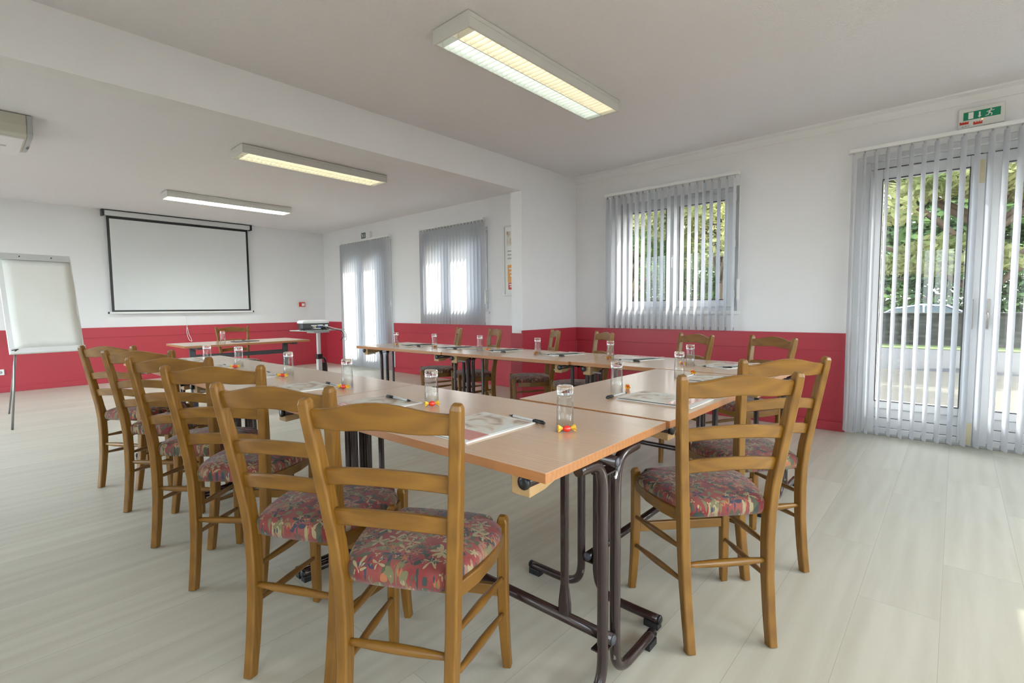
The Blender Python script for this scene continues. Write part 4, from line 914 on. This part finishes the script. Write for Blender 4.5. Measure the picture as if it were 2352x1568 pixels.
def car(lab, loc, rz, mat):
    t = thing('car', lab, 'car', loc, rz, 'cars behind the stone wall'); W = .84
    def prof(bm, P, w, mi=0): loft(bm, [[(x, s*w*k_, z) for (x, z, k_) in P] for s in (-1, 1)], mi=mi)
    bm = bm_new(); prof(bm, [(-2.15, .35, 1), (-2.2, .6, 1), (-2.1, .86, .98), (-1.2, .93, .97), (.9, .92, .97), (1.8, .78, .95), (2.15, .6, .97), (2.2, .35, 1), (1.9, .25, 1), (-1.9, .25, 1)], W); obj('body', bm, mat, t, .03)
    bm = bm_new(); prof(bm, [(-1.55, .9, .95), (-.95, 1.33, .78), (-.3, 1.43, .74), (.35, 1.38, .76), (1.2, .9, .95)], W); obj('windows', bm, M_CARG, t)
    bm = bm_new(); prof(bm, [(-1.02, 1.31, .80), (-.3, 1.445, .76), (.38, 1.40, .78), (.30, 1.37, .80), (-.3, 1.40, .79), (-.9, 1.29, .82)], W)
    for s in (-1, 1):
        for (x0, z0, x1, z1) in ((-1.6, .9, -.98, 1.33), (1.25, .9, .36, 1.39), (-.2, .9, -.22, 1.42)):
            sweep(bm, [(x0, s*W*.955, z0), (x1, s*W*.79, z1)], .03, 6)
    obj('roof', bm, mat, t)
    for x in (-1.35, 1.35):
        for s in (-1, 1):
            bm = bm_new(); lathe(bm, [(0, -.1), (.2, -.1), (.32, -.08), (.32, .08), (.2, .1), (0, .1)], 18, axis='Y', center=(x, s*W*.93, .32)); obj('wheel', bm, M_BLACK, t)
    return t
car('pale blue car parked behind the stone wall', (22.3, .60, ZG-.20), D(-90), M_CAR)
car('dark blue car parked left of the pale blue car', (24.5, 4.3, ZG-.20), D(-88), M_CAR2)
def tree(lab, loc, h, lobes, mat, n, size, droop=0.0, trunk_r=.16, cat='tree', name='tree'):
    t = thing(name, lab, cat, loc, 0, 'trees outside')
    bm = bm_new(); sweep(bm, bez([(0, 0, 0), (.1, .05, h*.3), (-.05, .12, h*.6), (.05, 0, h*.95)], 4), [trunk_r*(1-.8*i/12) for i in range(13)], 8)
    for (cx, cy2, cz, rx, ry, rz_) in lobes:
        sweep(bm, bez([(0, .05, max(.3, cz-h*.15)), (cx*.5, cy2*.5, cz), (cx, cy2, cz)], 3), [trunk_r*.45, trunk_r*.4, trunk_r*.35, trunk_r*.3, trunk_r*.2, trunk_r*.15, .01], 6)
    obj('trunk', bm, M_BARK, t)
    bm = bm_new(); R_ = random.Random(hash(lab) & 255)
    R_ = random.Random(len(lab)*7+int(h*10))
    for i in range(n):
        cx, cy2, cz, rx, ry, rz_ = lobes[i % len(lobes)]
        th, ph = R_.uniform(0, 2*PI), math.acos(R_.uniform(-1, 1)); r = R_.uniform(.25, 1)**.5
        c = Vector((cx+rx*r*math.sin(ph)*math.cos(th), cy2+ry*r*math.sin(ph)*math.sin(th), cz+rz_*r*math.cos(ph)))
        c.z -= droop*((c.x-cx)**2+(c.y-cy2)**2)
        if c.z < .25: continue
        s = size*R_.uniform(.5, 1.4); u = Vector((R_.gauss(0, 1), R_.gauss(0, 1), R_.gauss(0, .6)-droop)).normalized(); w = u.cross(Vector((R_.gauss(0, 1), R_.gauss(0, 1), R_.gauss(0, 1)))).normalized()
        v = [bm.verts.new(c+u*s), bm.verts.new(c+w*s*.38), bm.verts.new(c-u*s), bm.verts.new(c-w*s*.38)]; bm.faces.new(v)
    obj('foliage', bm, mat, t)
    return t
def lobes(k_, rx, ry, z0, z1, s, seed):
    R_ = random.Random(seed); return [(R_.uniform(-rx, rx), R_.uniform(-ry, ry), R_.uniform(z0, z1), s*R_.uniform(.7, 1.2), s*R_.uniform(.7, 1.2), s*R_.uniform(.35, .6)) for _ in range(k_)]
tree('yellow-green drooping conifer outside the near glazed door', (12.8, -.30, ZG), 6.5, lobes(34, 1.5, 3.0, 2.1, 6.0, 1.05, 3), M_LEAF, 42000, .10, .16)
tree('yellow-green drooping conifer outside the front window', (14.2, 4.9, ZG), 7, lobes(24, 1.6, 1.6, 2.9, 6.8, 1.0, 11), M_LEAF, 22000, .09, .2)
tree('dark tree with open branches outside, left of the front window view', (15.5, 8.4, ZG), 7, lobes(18, 1.8, 2.0, 2.4, 6.5, .9, 5), M_LEAFD, 9000, .09, .1)
tree('dense dark green tree beyond the parked cars', (31.5, -1.0, ZG-.2), 10, lobes(40, 1.6, 5.0, 2.0, 10, 1.9, 8), M_LEAFD, 34000, .24)
tree('tall dark green tree far behind the stone wall', (31.5, 13.5, ZG-.2), 10, lobes(40, 1.6, 5.0, 2.0, 9, 1.9, 21), M_LEAFD, 30000, .24)
tree('long leafy dark hedge behind the parked cars', (27.2, 3.0, ZG-.2), 3.9, [(x*.2, y, z, .8, 1.3, .9) for x in (0,) for y in (-7, -5, -3, -1, 1, 3, 5, 7) for z in (.8, 1.8, 2.8)], M_LEAFD, 16000, .16, cat='hedge', name='hedge')
tree('clipped dark green hedge outside the front window', (16.8, 6.4, ZG), 2.6, [(x*.2, y, z, .7, .9, .7) for x in (0,) for y in (-2.4, -1.2, 0, 1.2, 2.4, 3.6) for z in (.6, 1.5, 2.2)], M_LEAFD, 14000, .10, cat='hedge', name='hedge')
